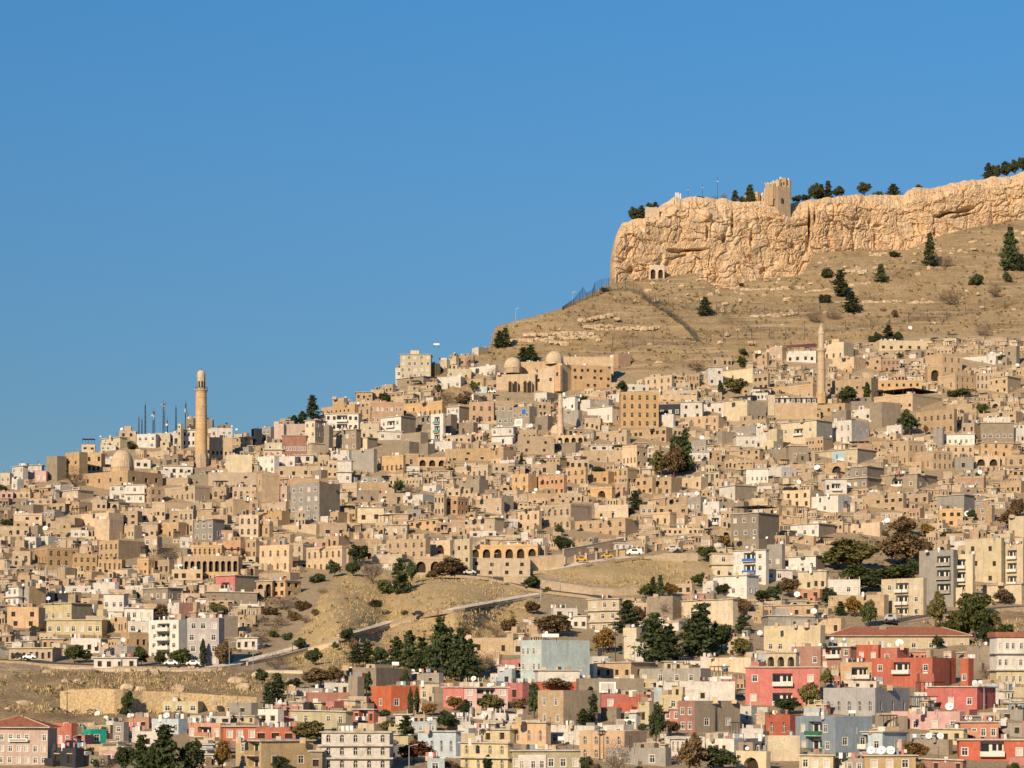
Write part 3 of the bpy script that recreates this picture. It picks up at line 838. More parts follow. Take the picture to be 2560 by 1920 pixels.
998 1295 368 470 .32 b 4x1r/2x1r o |
888 1095 515 610 .05 w 4x1r o |
1178 1405 475 570 .55 w/d 2x1r/0 - |white house with a brick red side wall
272 635 478 620 .34 y/b 4x1r/0 o |yellow house with a brown flank
325 728 598 710 .02 y 7x1r o |long lower yellow house with even windows
44 275 508 660 .05 n 2x2d - |
108 305 358 505 .5 g/t 2x1r/0 - |
368 495 408 475 .1 k 0 - |
428 645 358 410 0 w 3x1r - |
732 925 578 700 .1 t 5x1d - |
843 1045 688 810 .6 h 1x1d/2x1d - |
915 1065 608 700 0 w 2x1r - |
1038 1345 598 880 .22 w 3x4r bp |white apartment block with stacked loggias
1335 1565 585 930 .05 l 3x4r - |lilac grey apartment block
1548 1695 572 725 .75 b 0 - |
1685 1840 725 815 0 w 3x1d o |
56 375 798 905 0 t 7x1d o |long row of low shops by the road
505 715 728 840 0 w 4x1d - |
675 985 788 880 .25 g 3x1r - |
672 975 868 955 0 w 4x1d o |shop row with pale blue shutters
1155 1415 1182 1270 0 y 3x1r - |yellow house before the long retaining wall
1405 1840 1192 1280 .1 g 3x1d - |
335 530 1338 1525 .1 r 3x1r - |red house beside the school
580 750 1383 1490 .6 T 2x1d/1x1r - |small teal green house
795 905 1330 1485 .2 g 1x2r - |
898 975 1368 1475 0 w 1x1r - |
905 1065 1298 1380 0 o 2x1d - |
1060 1330 1308 1420 .2 B 4x1r - |pale blue house behind the dark trees
968 1135 1398 1525 0 w 3x1d - |
1320 1605 1338 1460 .1 o 4x1r b |coral house with an open veranda
1598 1840 1358 1470 .05 O 3x1r o |long orange red house with a white balcony
1475 1645 1288 1345 0 w 2x1d - |
1345 1440 1285 1335 0 w 2x1r - |
1635 1840 1285 1345 .1 c 3x1d o |
1650 2220 1462 1690 .62 a 2x2r/2x1r obB |ochre brown house at the bottom edge
718 835 1538 1615 0 p 1x1r - |
335 590 1518 1660 .2 k 2x1d - |
470 560 1490 1570 0 c 1x1d - |
@B2
0 260 60 260 .1 s 4x2a - |
228 405 50 190 .4 s 2x2a - |
338 645 68 260 .1 s 6x2a - |pale stone house with two rows of small arches
478 665 0 80 .4 h 1x1d - |
918 1245 18 160 .1 h 5x1a - |
1238 1405 28 140 .1 s 1x1A - |
1128 1335 148 270 0 s 2x1A - |house with a dark garage arch by the trees
1418 1540 18 290 .1 c 2x3d - |
1525 2015 58 172 .05 h 6x1A c |stone mansion with a row of large pointed arches
1525 1960 160 290 0 s 3x1d n |
828 1045 128 200 0 s 0 n |
0 115 318 440 0 h 2x1A o |
0 305 258 330 .2 t 2x1d - |
108 310 315 440 .5 h 1x1d/1x1d o |
1500 1840 728 850 0 s 2x1d n |long low cream building beside the pines
618 770 948 1000 .1 w 2x1d o |
655 770 1005 1160 .4 b 0 - |
618 1100 943 1080 .5 b 0 - |
488 665 1050 1140 0 w 3x1d - |
205 505 1088 1160 .1 g 3x1r - |
368 665 1118 1185 0 d 0 - |
812 1165 1072 1255 .56 O 1x1r/2x1r - |bright orange red house
298 485 1188 1270 .1 y 2x1r o |
195 690 1252 1370 .1 v 5x1r o |
0 195 1238 1345 .2 w 2x1d - |
0 280 1368 1470 .05 r 3x1d - |long red parapet house
683 860 1238 1345 .1 r 3x1d ob |
385 472 1535 1690 0 b 1x1d o |
468 955 1400 1680 .04 w 5x3a oS |white three-storey house with slab edges
1090 1335 978 1050 .1 g 2x1d - |
1278 1345 1078 1190 0 b 0 - |
1160 1345 1060 1180 .2 c 2x1r - |
1335 1500 1078 1240 .1 P 2x1r o |
1488 1800 1080 1240 .05 p 4x2r ob |pink house with a veranda behind autumn trees
1780 1960 1050 1190 .3 R 1x1d/0 - |dark crimson house left of the mint block
1085 1530 1298 1350 .1 B 0 o |flat pale blue roof slab house
1115 1290 1328 1410 0 B 4x1r - |
1520 1700 1252 1320 .1 w 2x1r - |
1148 1460 1395 1590 .1 B 4x1a o |pale blue house with arched windows
1458 1840 1478 1690 .1 y 4x2a oS |ornate yellow house with arches
1595 1840 1380 1490 .1 y 2x1d o |
1228 1350 1588 1690 0 B 1x1r - |
1730 1840 948 1070 .1 B 1x1d - |
@B3
62 563 742 1095 .7 m 4x3r/0 - |mint green apartment block
0 75 745 850 0 Y 1x1d - |
188 485 958 1110 .06 w+r.45 3x1r o |white house with a red parapet
473 595 915 1030 .1 w 1x1r - |
595 1060 900 1030 .45 n 4x1d/2x1d o |peach stone house with a brown cornice
798 1425 945 1060 .12 g 5x1r - |long grey concrete house
478 945 1018 1190 .05 b 1x1d n |blank brown wall with a white poster
188 615 1103 1360 .58 s/b 2x2r/0 - |weathered block with a peeling front
1038 1215 1048 1120 .1 w 2x1d - |
1198 1595 1040 1195 .05 w 1x1d n |large blank white wall
638 775 1128 1240 0 R 1x1r - |
763 985 1133 1260 .1 r+r.5 0 - |
763 945 1133 1200 0 y 0 - |bright yellow box wall
908 1015 1185 1350 .3 y 1x1d - |
1058 1230 1138 1250 .1 y 1x1r - |
1198 1653 1178 1410 .76 d/b 2x2r/2x1r - |big brown brick block
1675 2200 935 1215 .03 P 4x2r ob |long rose red house with balconies
1348 1425 862 950 .3 w 0 - |
1415 1740 868 985 .1 s 0 n |
1550 1730 718 860 .2 s 1x1d - |
268 625 1358 1510 .1 w 3x1r - |
0 270 1330 1510 .1 n 3x1a o |peach house with arched windows
488 975 1395 1610 .35 n 4x2a/2x1r - |apricot house with two rows of arched windows
618 875 1348 1430 .3 w 3x1r/0 - |
0 492 1532 1690 .05 v 6x1r o |olive house with white middle at the bottom edge
45 245 1565 1690 0 w 3x1r - |
690 1145 1515 1650 .1 g 2x1r - |
1400 1670 1450 1570 .3 w 4x1d - |
1500 1840 1448 1550 .5 G 3x1r/3x1d - |
1615 1840 1540 1690 .1 c 1x1A - |
548 790 445 690 .1 c 3x3r oS |cream three-storey house left of the pines
778 985 478 560 .1 s 4x1d - |
970 1225 428 600 .3 b 0 - |
1225 1620 448 640 .1 c 3x1r o |
298 560 568 665 .1 w 5x1d o |
298 470 515 590 0 w 2x1d p |
798 930 655 890 .3 c 2x2r - |
918 1260 608 680 .2 w 3x1d o |
880 940 758 900 0 w 1x1r - |
1368 1470 318 430 .3 w 1x1d - |
1455 1775 278 450 .3 w 4x1r/2x1r o |white house below the upper road
1428 1610 122 280 .05 c 3x2r oS |
1600 1840 95 350 .1 w 3x3r obU |white house with a blue awning
1310 1455 405 470 .1 b 0 - |
1178 1300 338 420 .1 s 1x1d - |
1588 1840 18 110 .3 b 3x1r - |
640 775 1228 1330 .2 b 0 - |
1040 1215 1235 1330 .1 P 3x1r o |
@B4
0 125 58 240 .2 g 2x1r - |
158 345 0 70 .1 h 2x1r - |
163 420 138 250 .3 w/b 3x1r/0 o |
0 178 238 320 .05 w 3x1r o |
228 435 248 400 .1 c 4x1d o |
238 385 378 460 .1 o 2x1d - |
433 660 310 425 .05 w 4x1r p |bright white house with raised corners
0 365 488 580 .1 n 4x1d o |peach house with a flat slab roof
468 870 418 570 .1 s 2x1r n |
848 1140 298 580 .1 c 3x3r b |pale concrete apartment house by the road bend
1108 1365 98 510 .15 g 1x4r bB |unfinished concrete tower with open balconies
1308 1480 128 510 .1 c 2x4r b |
1440 1700 12 345 .12 Y 2x3d n |large yellowed apartment block at the right edge
1690 1840 58 350 .1 c 2x3r b |
1578 1840 338 490 .1 c 3x1d o |
0 415 638 860 .1 c 5x1r - |
0 425 568 690 .05 g 3x1d ok |
0 220 830 1000 .1 c 3x1A o |
368 560 588 710 .2 s 1x1d n |
183 400 788 940 .1 d 2x1r - |
385 640 788 960 .2 d 3x2r ob |brick brown house with white glazed balconies
635 805 778 900 .1 r 2x1r - |
818 1030 798 910 .5 r 1x1r/0 - |red roof room behind the long red house
785 1395 868 1090 .36 r 4x2r/0 b |long red house with a white central balcony
518 800 903 1050 .05 n 3x1r b |orange yellow house with deep loggias
1088 1190 985 1120 0 r 1x1r - |
1175 1675 1075 1250 .36 R 3x1r/1x1a o |
1385 1480 875 1080 .5 r 1x1r - |
428 1080 1085 1300 .48 G 5x1a/3x1a - |mid grey house with arched windows
548 800 1038 1095 .1 w 3x1d - |
0 245 1278 1440 .36 r 2x1a/0 - |red house with an arched white window
243 770 1290 1560 .55 u 2x2r/2x1r bV |steel blue house with green balcony screens
508 1025 1398 1560 .4 B 3x1r/1x1r ob |
933 1420 1255 1410 .1 p 4x1r - |pink house with four framed windows
1378 1650 1328 1465 .05 o 4x1r o |
1645 1840 1338 1440 .1 g 2x1d - |
1378 1840 1455 1610 .05 r 5x1r ob |red house with a pillared veranda
1188 1420 1378 1500 .1 y 3x1d o |
1038 1320 1455 1570 .1 b 0 - |
795 975 1455 1540 .1 p 0 - |
0 228 1428 1610 .04 c 0 n |blank weathered cream wall at the bottom
228 465 1565 1690 .05 y 3x1r o |
455 710 1590 1690 .1 g 4x1r - |
690 1060 1568 1690 .05 a 3x1r o |
1635 1840 718 1075 .02 w+y.3 4x3r oSR |three-storey house with a red roof parapet and yellow base
1445 1660 785 970 .2 b 0 - |
1130 1420 1600 1690 .1 d 4x1d o |
1660 1840 1240 1330 .1 g 1x1d - |
'''  # some blank brown walls and a navy house have shade darkened into their colour
HL = []; _t = None
for line in HOUSES.strip().split('\n'):
    line = line.strip()
    if not line: continue
    if line[0] == '@': _t = line[1:]; continue
    spec, own = line.split('|'); q = spec.split()
    ux, va = tp(_t, float(q[0]), float(q[2])); vx, vb = tp(_t, float(q[1]), float(q[3]))
    HL.append(dict(u0=ux, u1=vx, vt=va, vb=vb, s=float(q[4]), col=q[5], wins=q[6] if q[6] != '0' else '', feat=q[7], own=own.strip(), Y=D((ux+vx)/2, vb)))
HL = [h for h in HL if h['u1'] > 0 and h['u0'] < 2560 and h['vt'] < 1920]
# which of them show largest: paint far to near, count what is left in view
_buf = np.full((480, 640), -1, int)
for i in sorted(range(len(HL)), key=lambda i: -HL[i]['Y']):
    h = HL[i]; _buf[max(0,int(h['vt']/4)):max(0,int(h['vb']/4)+1), max(0,int(h['u0']/4)):max(0,int(h['u1']/4)+1)] = i
_vis = np.bincount(_buf[_buf >= 0].ravel(), minlength=len(HL))
_order = sorted(range(len(HL)), key=lambda i: -(_vis[i] + (10000 if HL[i]['own'] else 0)))
KEEP = set(_order[:300])
def kind_of(h):
    t = ' '+h['own']+' '
    for k, nm, cat in (('apartment', 'apartment_block', 'apartment block'), ('mansion', 'mansion', 'mansion'), ('tower house', 'tower_house', 'house'), ('shop', 'shop_row', 'shops'),
                       ('shed', 'long_shed', 'shed'), ('hut', 'hut', 'hut'), ('hall', 'hall', 'hall'), ('courtyard wall', 'courtyard_wall', 'wall'), ('terrace wall', 'terrace_wall', 'wall'),
                       ('restaurant', 'restaurant', 'restaurant'), ('roof terrace above', 'glass_roof_terrace', 'roof terrace'), ('gallery', 'glass_gallery', 'gallery'), ('portal', 'stone_portal', 'portal')):
        if ' '+k in t: return nm, cat
    c = h['col'][0]
    return ('stone_house' if c in 'hest' else 'concrete_house' if c in 'gbG' else 'painted_house'), 'house'
ANCH = []     # (short name, u, v): things a label may refer to
def words(s): return len(s.replace(',', ' ').split())
USED = {}; LABELS = set()
def relation(u, v, wl, skip=None):
    """a phrase such as 'left of the mint green apartment block' that no other label of this kind has used"""
    c = sorted((a for a in ANCH if a[0] != skip and words(a[0]) <= wl), key=lambda a: math.hypot(a[1]-u, 1.6*(a[2]-v)))[:9]
    for a in c:
        dx = u-a[1]; dy = (a[2]-v)*1.5
        if abs(dx) > 2.2*abs(dy): r = 'left of' if dx < 0 else 'right of'
        elif abs(dy) > 2.2*abs(dx): r = 'above' if dy > 0 else 'below'
        else: r = ('upper ' if dy > 0 else 'lower ')+('left of' if dx < 0 else 'right of')
        yield r, a[0]
def autolabel(look, u, v, extra=''):
    for lk in (look, look):
        for r, a in relation(u, v, 15-words(lk)-3):
            key = (lk.split()[-1], r, a)
            t = f"{lk}, {r} the {a}"
            if t in LABELS or (USED.get((r, a, look.split(' with')[0]))): continue
            if words(t) > 16: continue
            USED[(r, a, look.split(' with')[0])] = 1; LABELS.add(t); return t
    n = 2
    for r, a in relation(u, v, 15-words(look)-5):
        for od in ('second', 'third', 'fourth', 'fifth', 'sixth', 'seventh', 'eighth'):
            t = f"{look}, {od} {r} the {a}"
            if t not in LABELS and words(t) <= 16: LABELS.add(t); return t
    t = look; LABELS.add(t); return t
def build_houses():
    rng = random.Random(11)
    for i, h in enumerate(HL):
        if i in KEEP and h['own']:
            ANCH.append((h['own'], (h['u0']+h['u1'])/2, (h['vt']+h['vb'])/2))
    big = MB(); tree_cover()
    for i, h in enumerate(HL):
        rng.seed(1000+i)
        um = (h['u0']+h['u1'])/2; base = P(um, h['vb'], h['Y'])
        if i not in KEEP:
            SINK[0] = big; add_block(None, h['u0'], h['u1'], h['vt'], h['vb'], h['s'], h['col'], h['wins'], h['feat'], Y=h['Y'], rng=rng, org=base); SINK[0] = None
            RECTS[-1] = RECTS[-1][:6]+(None,)
            continue
        nm, cat = kind_of(h)
        root = empty(nm, base)
        h['blk'] = add_block(root, h['u0'], h['u1'], h['vt'], h['vb'], h['s'], h['col'], h['wins'], h['feat']+('N' if h['own'] else ''), Y=h['Y'], rng=rng, org=base)
        h['root'] = root
        if h['own']: lab = h['own']; LABELS.add(lab)
        else:
            cw = COL[h['col'][0]][0]; Hm = (h['vb']-h['vt'])/F*h['Y']; Wm = (h['u1']-h['u0'])/F*h['Y']  # brown concrete also names a few walls whose brown is painted shade
            size = 'small ' if Hm*Wm < 60 else 'tall ' if Hm > 1.1*Wm and Hm > 8 else 'long ' if Wm > 2.6*Hm else ''
            k = (h['wins'].split('/')[0] or 'n')[-1]
            ft = {'r': 'with framed windows', 'a': 'with arched windows', 'A': 'with big arches', 'd': 'with dark openings', 'n': 'with blank walls'}.get(k, '')
            if 'K' in h['feat']: ft = 'under a dark roof canopy'
            elif 'b' in h['feat']: ft = 'with balconies'
            lab = autolabel(f"{size}{cw} house {ft}", um, (h['vt']+h['vb'])/2)
        tag(root, lab, cat, 'houses on the hillside')
        h['label'] = lab
    return big
# loose fill between them: the smallest houses, walls and terraces of the slope, as one mass
TOWN = [(-400,1270),(0,1215),(200,1150),(330,1100),(640,1085),(760,1045),(960,990),(1075,965),(1170,960),(1240,985),(1430,985),(1560,975),(1640,950),(1900,915),(2000,880),(2200,860),(2560,850),(2960,850),
        (2960,1500),(2280,1540),(1900,1560),(1560,1560),(1440,1490),(1330,1500),(1330,1560),(1450,1620),(1560,1640),(2960,1640),(2960,1925),(-400,1925),(-400,1810),(300,1810),(640,1760),(1000,1680),
        (1230,1690),(1280,1590),(1240,1500),(700,1450),(640,1560),(560,1640),(-400,1650)]
NOFILL = [[(1000,1440),(1330,1400),(1780,1375),(1790,1470),(1500,1500),(1330,1520)], MOUNDS, [(-400,1640),(640,1660),(720,1690),(720,1745),(500,1790),(300,1800),(-400,1830)], [(700,1440),(620,1640),(760,1640),(900,1440)],
          [(2190,1310),(2330,1310),(2310,1470),(2100,1480),(2060,1400)], [(1440,1540),(1860,1540),(1860,1640),(1440,1640)], [(850,1590),(1230,1590),(1230,1700),(850,1700)]]
def build_fill(big):
    rng = random.Random(5)
    cover = np.full((480, 640), 1e9)
    for r in sorted(RECTS+COVER, key=lambda r: -r[4]): cover[max(0,int(r[2]/4)):max(0,int(r[3]/4)+1), max(0,int(r[0]/4)):max(0,int(r[1]/4)+1)] = r[4]
    v = 850.0; n = 0; SINK[0] = big
    while v < 1925:
        u = rng.uniform(-320, -290)
        while u < 2860:
            Y = D(u, v); k = 900.0/Y
            ww = rng.uniform(13, 26)*k*rng.choice([1, 1, 1.4, 2.2]); hh = rng.uniform(9, 26)*k; uu = u; u += rng.uniform(13, 28)*k; vv = v+rng.uniform(-7, 7)
            if not inpoly(uu+ww/2, vv-2, TOWN) or any(inpoly(uu+ww/2, vv-2, q) or inpoly(uu+ww/2, vv-hh, q) for q in NOFILL): continue
            sub = cover[max(0,int((vv-hh)/4)):max(1,int(vv/4)+1), max(0,int(uu/4)):max(1,int((uu+ww)/4)+1)]
            if sub.size and ((sub < 1e8).mean() > .82 or ((sub < 1e8) & (sub > Y)).mean() > .30): continue
            low = vv > 1640
            col = rng.choice('hhhhssssttttecwcb' if not low else 'wwccgbbsynBPtwc'); s = rng.choice([0, 0, .2, .35, .5])
            win = rng.choice(['', '', '1x1d', '2x1d', '2x1d', '3x1d', '3x1d', '4x1d', '2x1r', '3x1a', '3x1r', '1x1A']); ft = rng.choice(['-', '-', '-', 'o', 'p', 'K' if rng.random() < .2 else '-'])
            add_block(None, uu, uu+ww, vv-hh, vv, s, col, win, ft, Y=Y+1.5, rng=rng, org=P(uu+ww/2, vv, Y)); RECTS.pop()
            n += 1
        v += 8.5*(1 if v < 1500 else 1.35)
    SINK[0] = None
    o = big.build('house_cluster')
    tag(o, "mass of small tan, cream and grey houses and walls crowding the hillside town", "houses", None, 'stuff')
    return n
# ------------------------------------------------------------------ ground
def ground_material(name='ground'):
    m, n, b = newmat(name); b.inputs['Roughness'].default_value = 0.95
    tc = N(n, "ShaderNodeTexCoord"); at_ = N(n, "ShaderNodeAttribute", attribute_name='dry')
    def nz(scale, det=6.0, rough=.6, sc=None):
        t = N(n, "ShaderNodeTexNoise", Scale=scale, Detail=det, Roughness=rough)
        if sc:
            mp = N(n, "ShaderNodeMapping"); mp.inputs['Scale'].default_value = sc; n.links.new(tc.outputs['Object'], mp.inputs[0]); n.links.new(mp.outputs[0], t.inputs['Vector'])
        else: n.links.new(tc.outputs['Object'], t.inputs['Vector'])
        return t.outputs[0]
    big = nz(0.03); mid = nz(0.16); fine = nz(0.9, 5.0, .75); led = nz(1.0, 5.0, .6, (0.02, 0.02, 0.55))
    grass = mixc(n, ramp(n, mid, [(.35, 0), (.65, 1)]), (0.38,0.275,0.15), (0.50,0.37,0.21))
    grass = mixc(n, ramp(n, fine, [(.45, 0), (.72, .85)]), grass, (0.20,0.15,0.085))
    grass = mixc(n, ramp(n, big, [(.48, 0), (.66, .75)]), grass, (0.23,0.17,0.10))
    gold = N(n, 'ShaderNodeAttribute', attribute_name='gold'); grass = mixc(n, gold.outputs['Fac'], grass, mixc(n, ramp(n, fine, [(.35, 0), (.7, 1)]), (0.60,0.455,0.24), (0.45,0.335,0.17)))
    lm = N(n, "ShaderNodeMath", operation='MULTIPLY'); n.links.new(ramp(n, led, [(.53, 0), (.60, 1)]), lm.inputs[0]); n.links.new(ramp(n, fine, [(.38, .2), (.55, 1)]), lm.inputs[1])
    lm2 = N(n, "ShaderNodeMath", operation='MULTIPLY'); n.links.new(lm.outputs[0], lm2.inputs[0]); n.links.new(ramp(n, big, [(.40, .1), (.58, .9)]), lm2.inputs[1])
    dry = mixc(n, lm2.outputs[0], grass, (0.56,0.44,0.29))
    town = mixc(n, ramp(n, fine, [(.35, 0), (.65, 1)]), (0.36,0.28,0.18), (0.50,0.39,0.25))
    c = mixc(n, at_.outputs['Fac'], town, dry)
    n.links.new(c, b.inputs['Base Color'])
    ad = N(n, "ShaderNodeMath", operation='ADD'); n.links.new(fine, ad.inputs[0]); n.links.new(mid, ad.inputs[1])
    bp = N(n, "ShaderNodeBump", Strength=0.9, Distance=1.2); n.links.new(ad.outputs[0], bp.inputs['Height']); n.links.new(bp.outputs[0], b.inputs['Normal'])
    return m
ground_material()
def cliff_material():
    m, n, b = newmat('cliff_rock'); b.inputs['Roughness'].default_value = 0.95
    tc = N(n, "ShaderNodeTexCoord")
    def nz(scale, det=6.0, rough=.62, sc=None):
        t = N(n, "ShaderNodeTexNoise", Scale=scale, Detail=det, Roughness=rough)
        if sc:
            mp = N(n, "ShaderNodeMapping"); mp.inputs['Scale'].default_value = sc; n.links.new(tc.outputs['Object'], mp.inputs[0]); n.links.new(mp.outputs[0], t.inputs['Vector'])
        else: n.links.new(tc.outputs['Object'], t.inputs['Vector'])
        return t.outputs[0]
    big = nz(.028); mid = nz(.13); fine = nz(.55, 6, .75); strk = nz(1.0, 4, .6, (.22, .22, .03))
    c = mixc(n, ramp(n, big, [(.38, 0), (.62, 1)]), (0.66,0.515,0.345), (0.66,0.47,0.285))
    c = mixc(n, ramp(n, mid, [(.42, 0), (.68, .8)]), c, (0.56,0.385,0.225))
    led = nz(1.0, 4, .6, (.012, .012, .30)); c = mixc(n, ramp(n, led, [(.52, 0), (.60, .45)]), c, (0.50,0.375,0.25))
    c = mixc(n, ramp(n, strk, [(.54, 0), (.70, .55)]), c, (0.52,0.43,0.32))
    c = mixc(n, ramp(n, fine, [(.52, 0), (.76, .75)]), c, (0.42,0.30,0.195))
    n.links.new(c, b.inputs['Base Color'])
    ad = N(n, "ShaderNodeMath", operation='ADD'); n.links.new(fine, ad.inputs[0]); n.links.new(mid, ad.inputs[1])
    bp = N(n, "ShaderNodeBump", Strength=0.55, Distance=0.9); n.links.new(ad.outputs[0], bp.inputs['Height']); n.links.new(bp.outputs[0], b.inputs['Normal'])
cliff_material()
def grid_mesh(name, V, nr, nc, mat, attr=None, attr2=None):
    me = bpy.data.meshes.new(name)
    idx = np.arange(nr*nc).reshape(nr, nc)
    q = np.stack([idx[:-1,:-1], idx[:-1,1:], idx[1:,1:], idx[1:,:-1]], -1).reshape(-1, 4)
    me.vertices.add(len(V)); me.vertices.foreach_set('co', V.astype(np.float32).ravel())
    me.loops.add(q.size); me.loops.foreach_set('vertex_index', q.ravel().astype(np.int32))
    me.polygons.add(len(q)); me.polygons.foreach_set('loop_start', (np.arange(len(q))*4).astype(np.int32)); me.polygons.foreach_set('loop_total', np.full(len(q), 4, np.int32))
    me.polygons.foreach_set('use_smooth', np.ones(len(q), bool))
    me.update(calc_edges=True); me.materials.append(MATS[mat])
    if attr is not None:
        a = me.attributes.new('dry', 'FLOAT', 'POINT'); a.data.foreach_set('value', attr.astype(np.float32).ravel())
    if attr2 is not None:
        a = me.attributes.new('gold', 'FLOAT', 'POINT'); a.data.foreach_set('value', attr2.astype(np.float32).ravel())
    me.validate(); return me
def fbm(X, Y, Z, s, o=4):
    f = mnoise.fractal
    return np.array([f((a*s, b*s, c*s), 0.9, 2.0, o) for a, b, c in zip(X, Y, Z)])
def build_ground():
    us = np.concatenate([np.arange(-900, -40, 60), np.arange(-40, 2600, 6.0), np.arange(2600, 3400, 60)]); nc = len(us)
    nr = 250; tt = np.linspace(0, 1, nr)
    top = vsky(us)
    Vg = 2050+(top[None,:]-2050)*tt[:,None]; Ug = np.broadcast_to(us[None,:], Vg.shape)
    Yg = depth(Ug, Vg); Xg = (Ug-1280)/F*Yg; Zg = (V0-Vg)/F*Yg
    dry = np.zeros(Ug.shape)
    for p in DRY: dry = np.maximum(dry, inpoly(Ug, Vg, p).astype(float))
    k = dry.copy()
    for _ in range(2):
        k[1:-1,1:-1] = (k[1:-1,1:-1]*2+k[:-2,1:-1]+k[2:,1:-1]+k[1:-1,:-2]+k[1:-1,2:])/6
    dry = k
    gold = np.zeros(Ug.shape)
    for p in (MOUNDS, MOUND2): gold = np.maximum(gold, inpoly(Ug, Vg, p).astype(float))
    nz = fbm(Xg.ravel(), Yg.ravel(), Zg.ravel()*0, .035, 5).reshape(Xg.shape)*1.6 + fbm(Xg.ravel(), Yg.ravel(), Zg.ravel()*0+9, .14, 3).reshape(Xg.shape)*.5
    # natural terraces and ledges on the bare hill
    st = np.sin(Zg*1.15+nz*1.3)*0.65*dry
    fade = np.clip((1-tt)*40, 0, 1)[:,None]
    Zg = Zg+(nz*dry*1.0+st*(Zg > 60))*fade
    rows = [np.stack([Xg, Yg, Zg], -1)]
    # behind the skyline the ridge falls away
    last = rows[0][-1]
    back = []
    for dy, dz in ((12,-1.5),(40,-8),(120,-35),(300,-90),(900,-150),(3000,-180),(9000,-200)):
        r = last.copy(); r[:,1] += dy; r[:,0] *= (1+dy/last[:,1]*.6); r[:,2] += np.where((us > 1540) & (dy < 100), dy*.08, dz); back.append(r)
    # in front it runs out below the viewpoint
    first = rows[0][0]; front = []
    for f_, zz in ((.02,-24),(.25,-22),(.55,-21),(.8,-21)):
        r = first.copy(); r[:,0] = first[:,0]*(.5+.5*f_)*(1+(1-f_)*.6); r[:,1] = first[:,1]*f_-(1-f_)*150; r[:,2] = zz; front.append(r)
    A = np.concatenate([np.stack(front), rows[0], np.stack(back)], 0)
    dd = np.concatenate([np.ones((len(front), nc))*.3, dry, np.ones((len(back), nc))], 0)
    me = grid_mesh('ground', A.reshape(-1, 3), A.shape[0], nc, 'ground', dd, np.concatenate([np.zeros((len(front), nc)), gold, np.zeros((len(back), nc))], 0))
    tag(link('ground', me), "bare tan hillside of dry grass and rock ledges rising to a cliff", "hillside", None, 'structure')
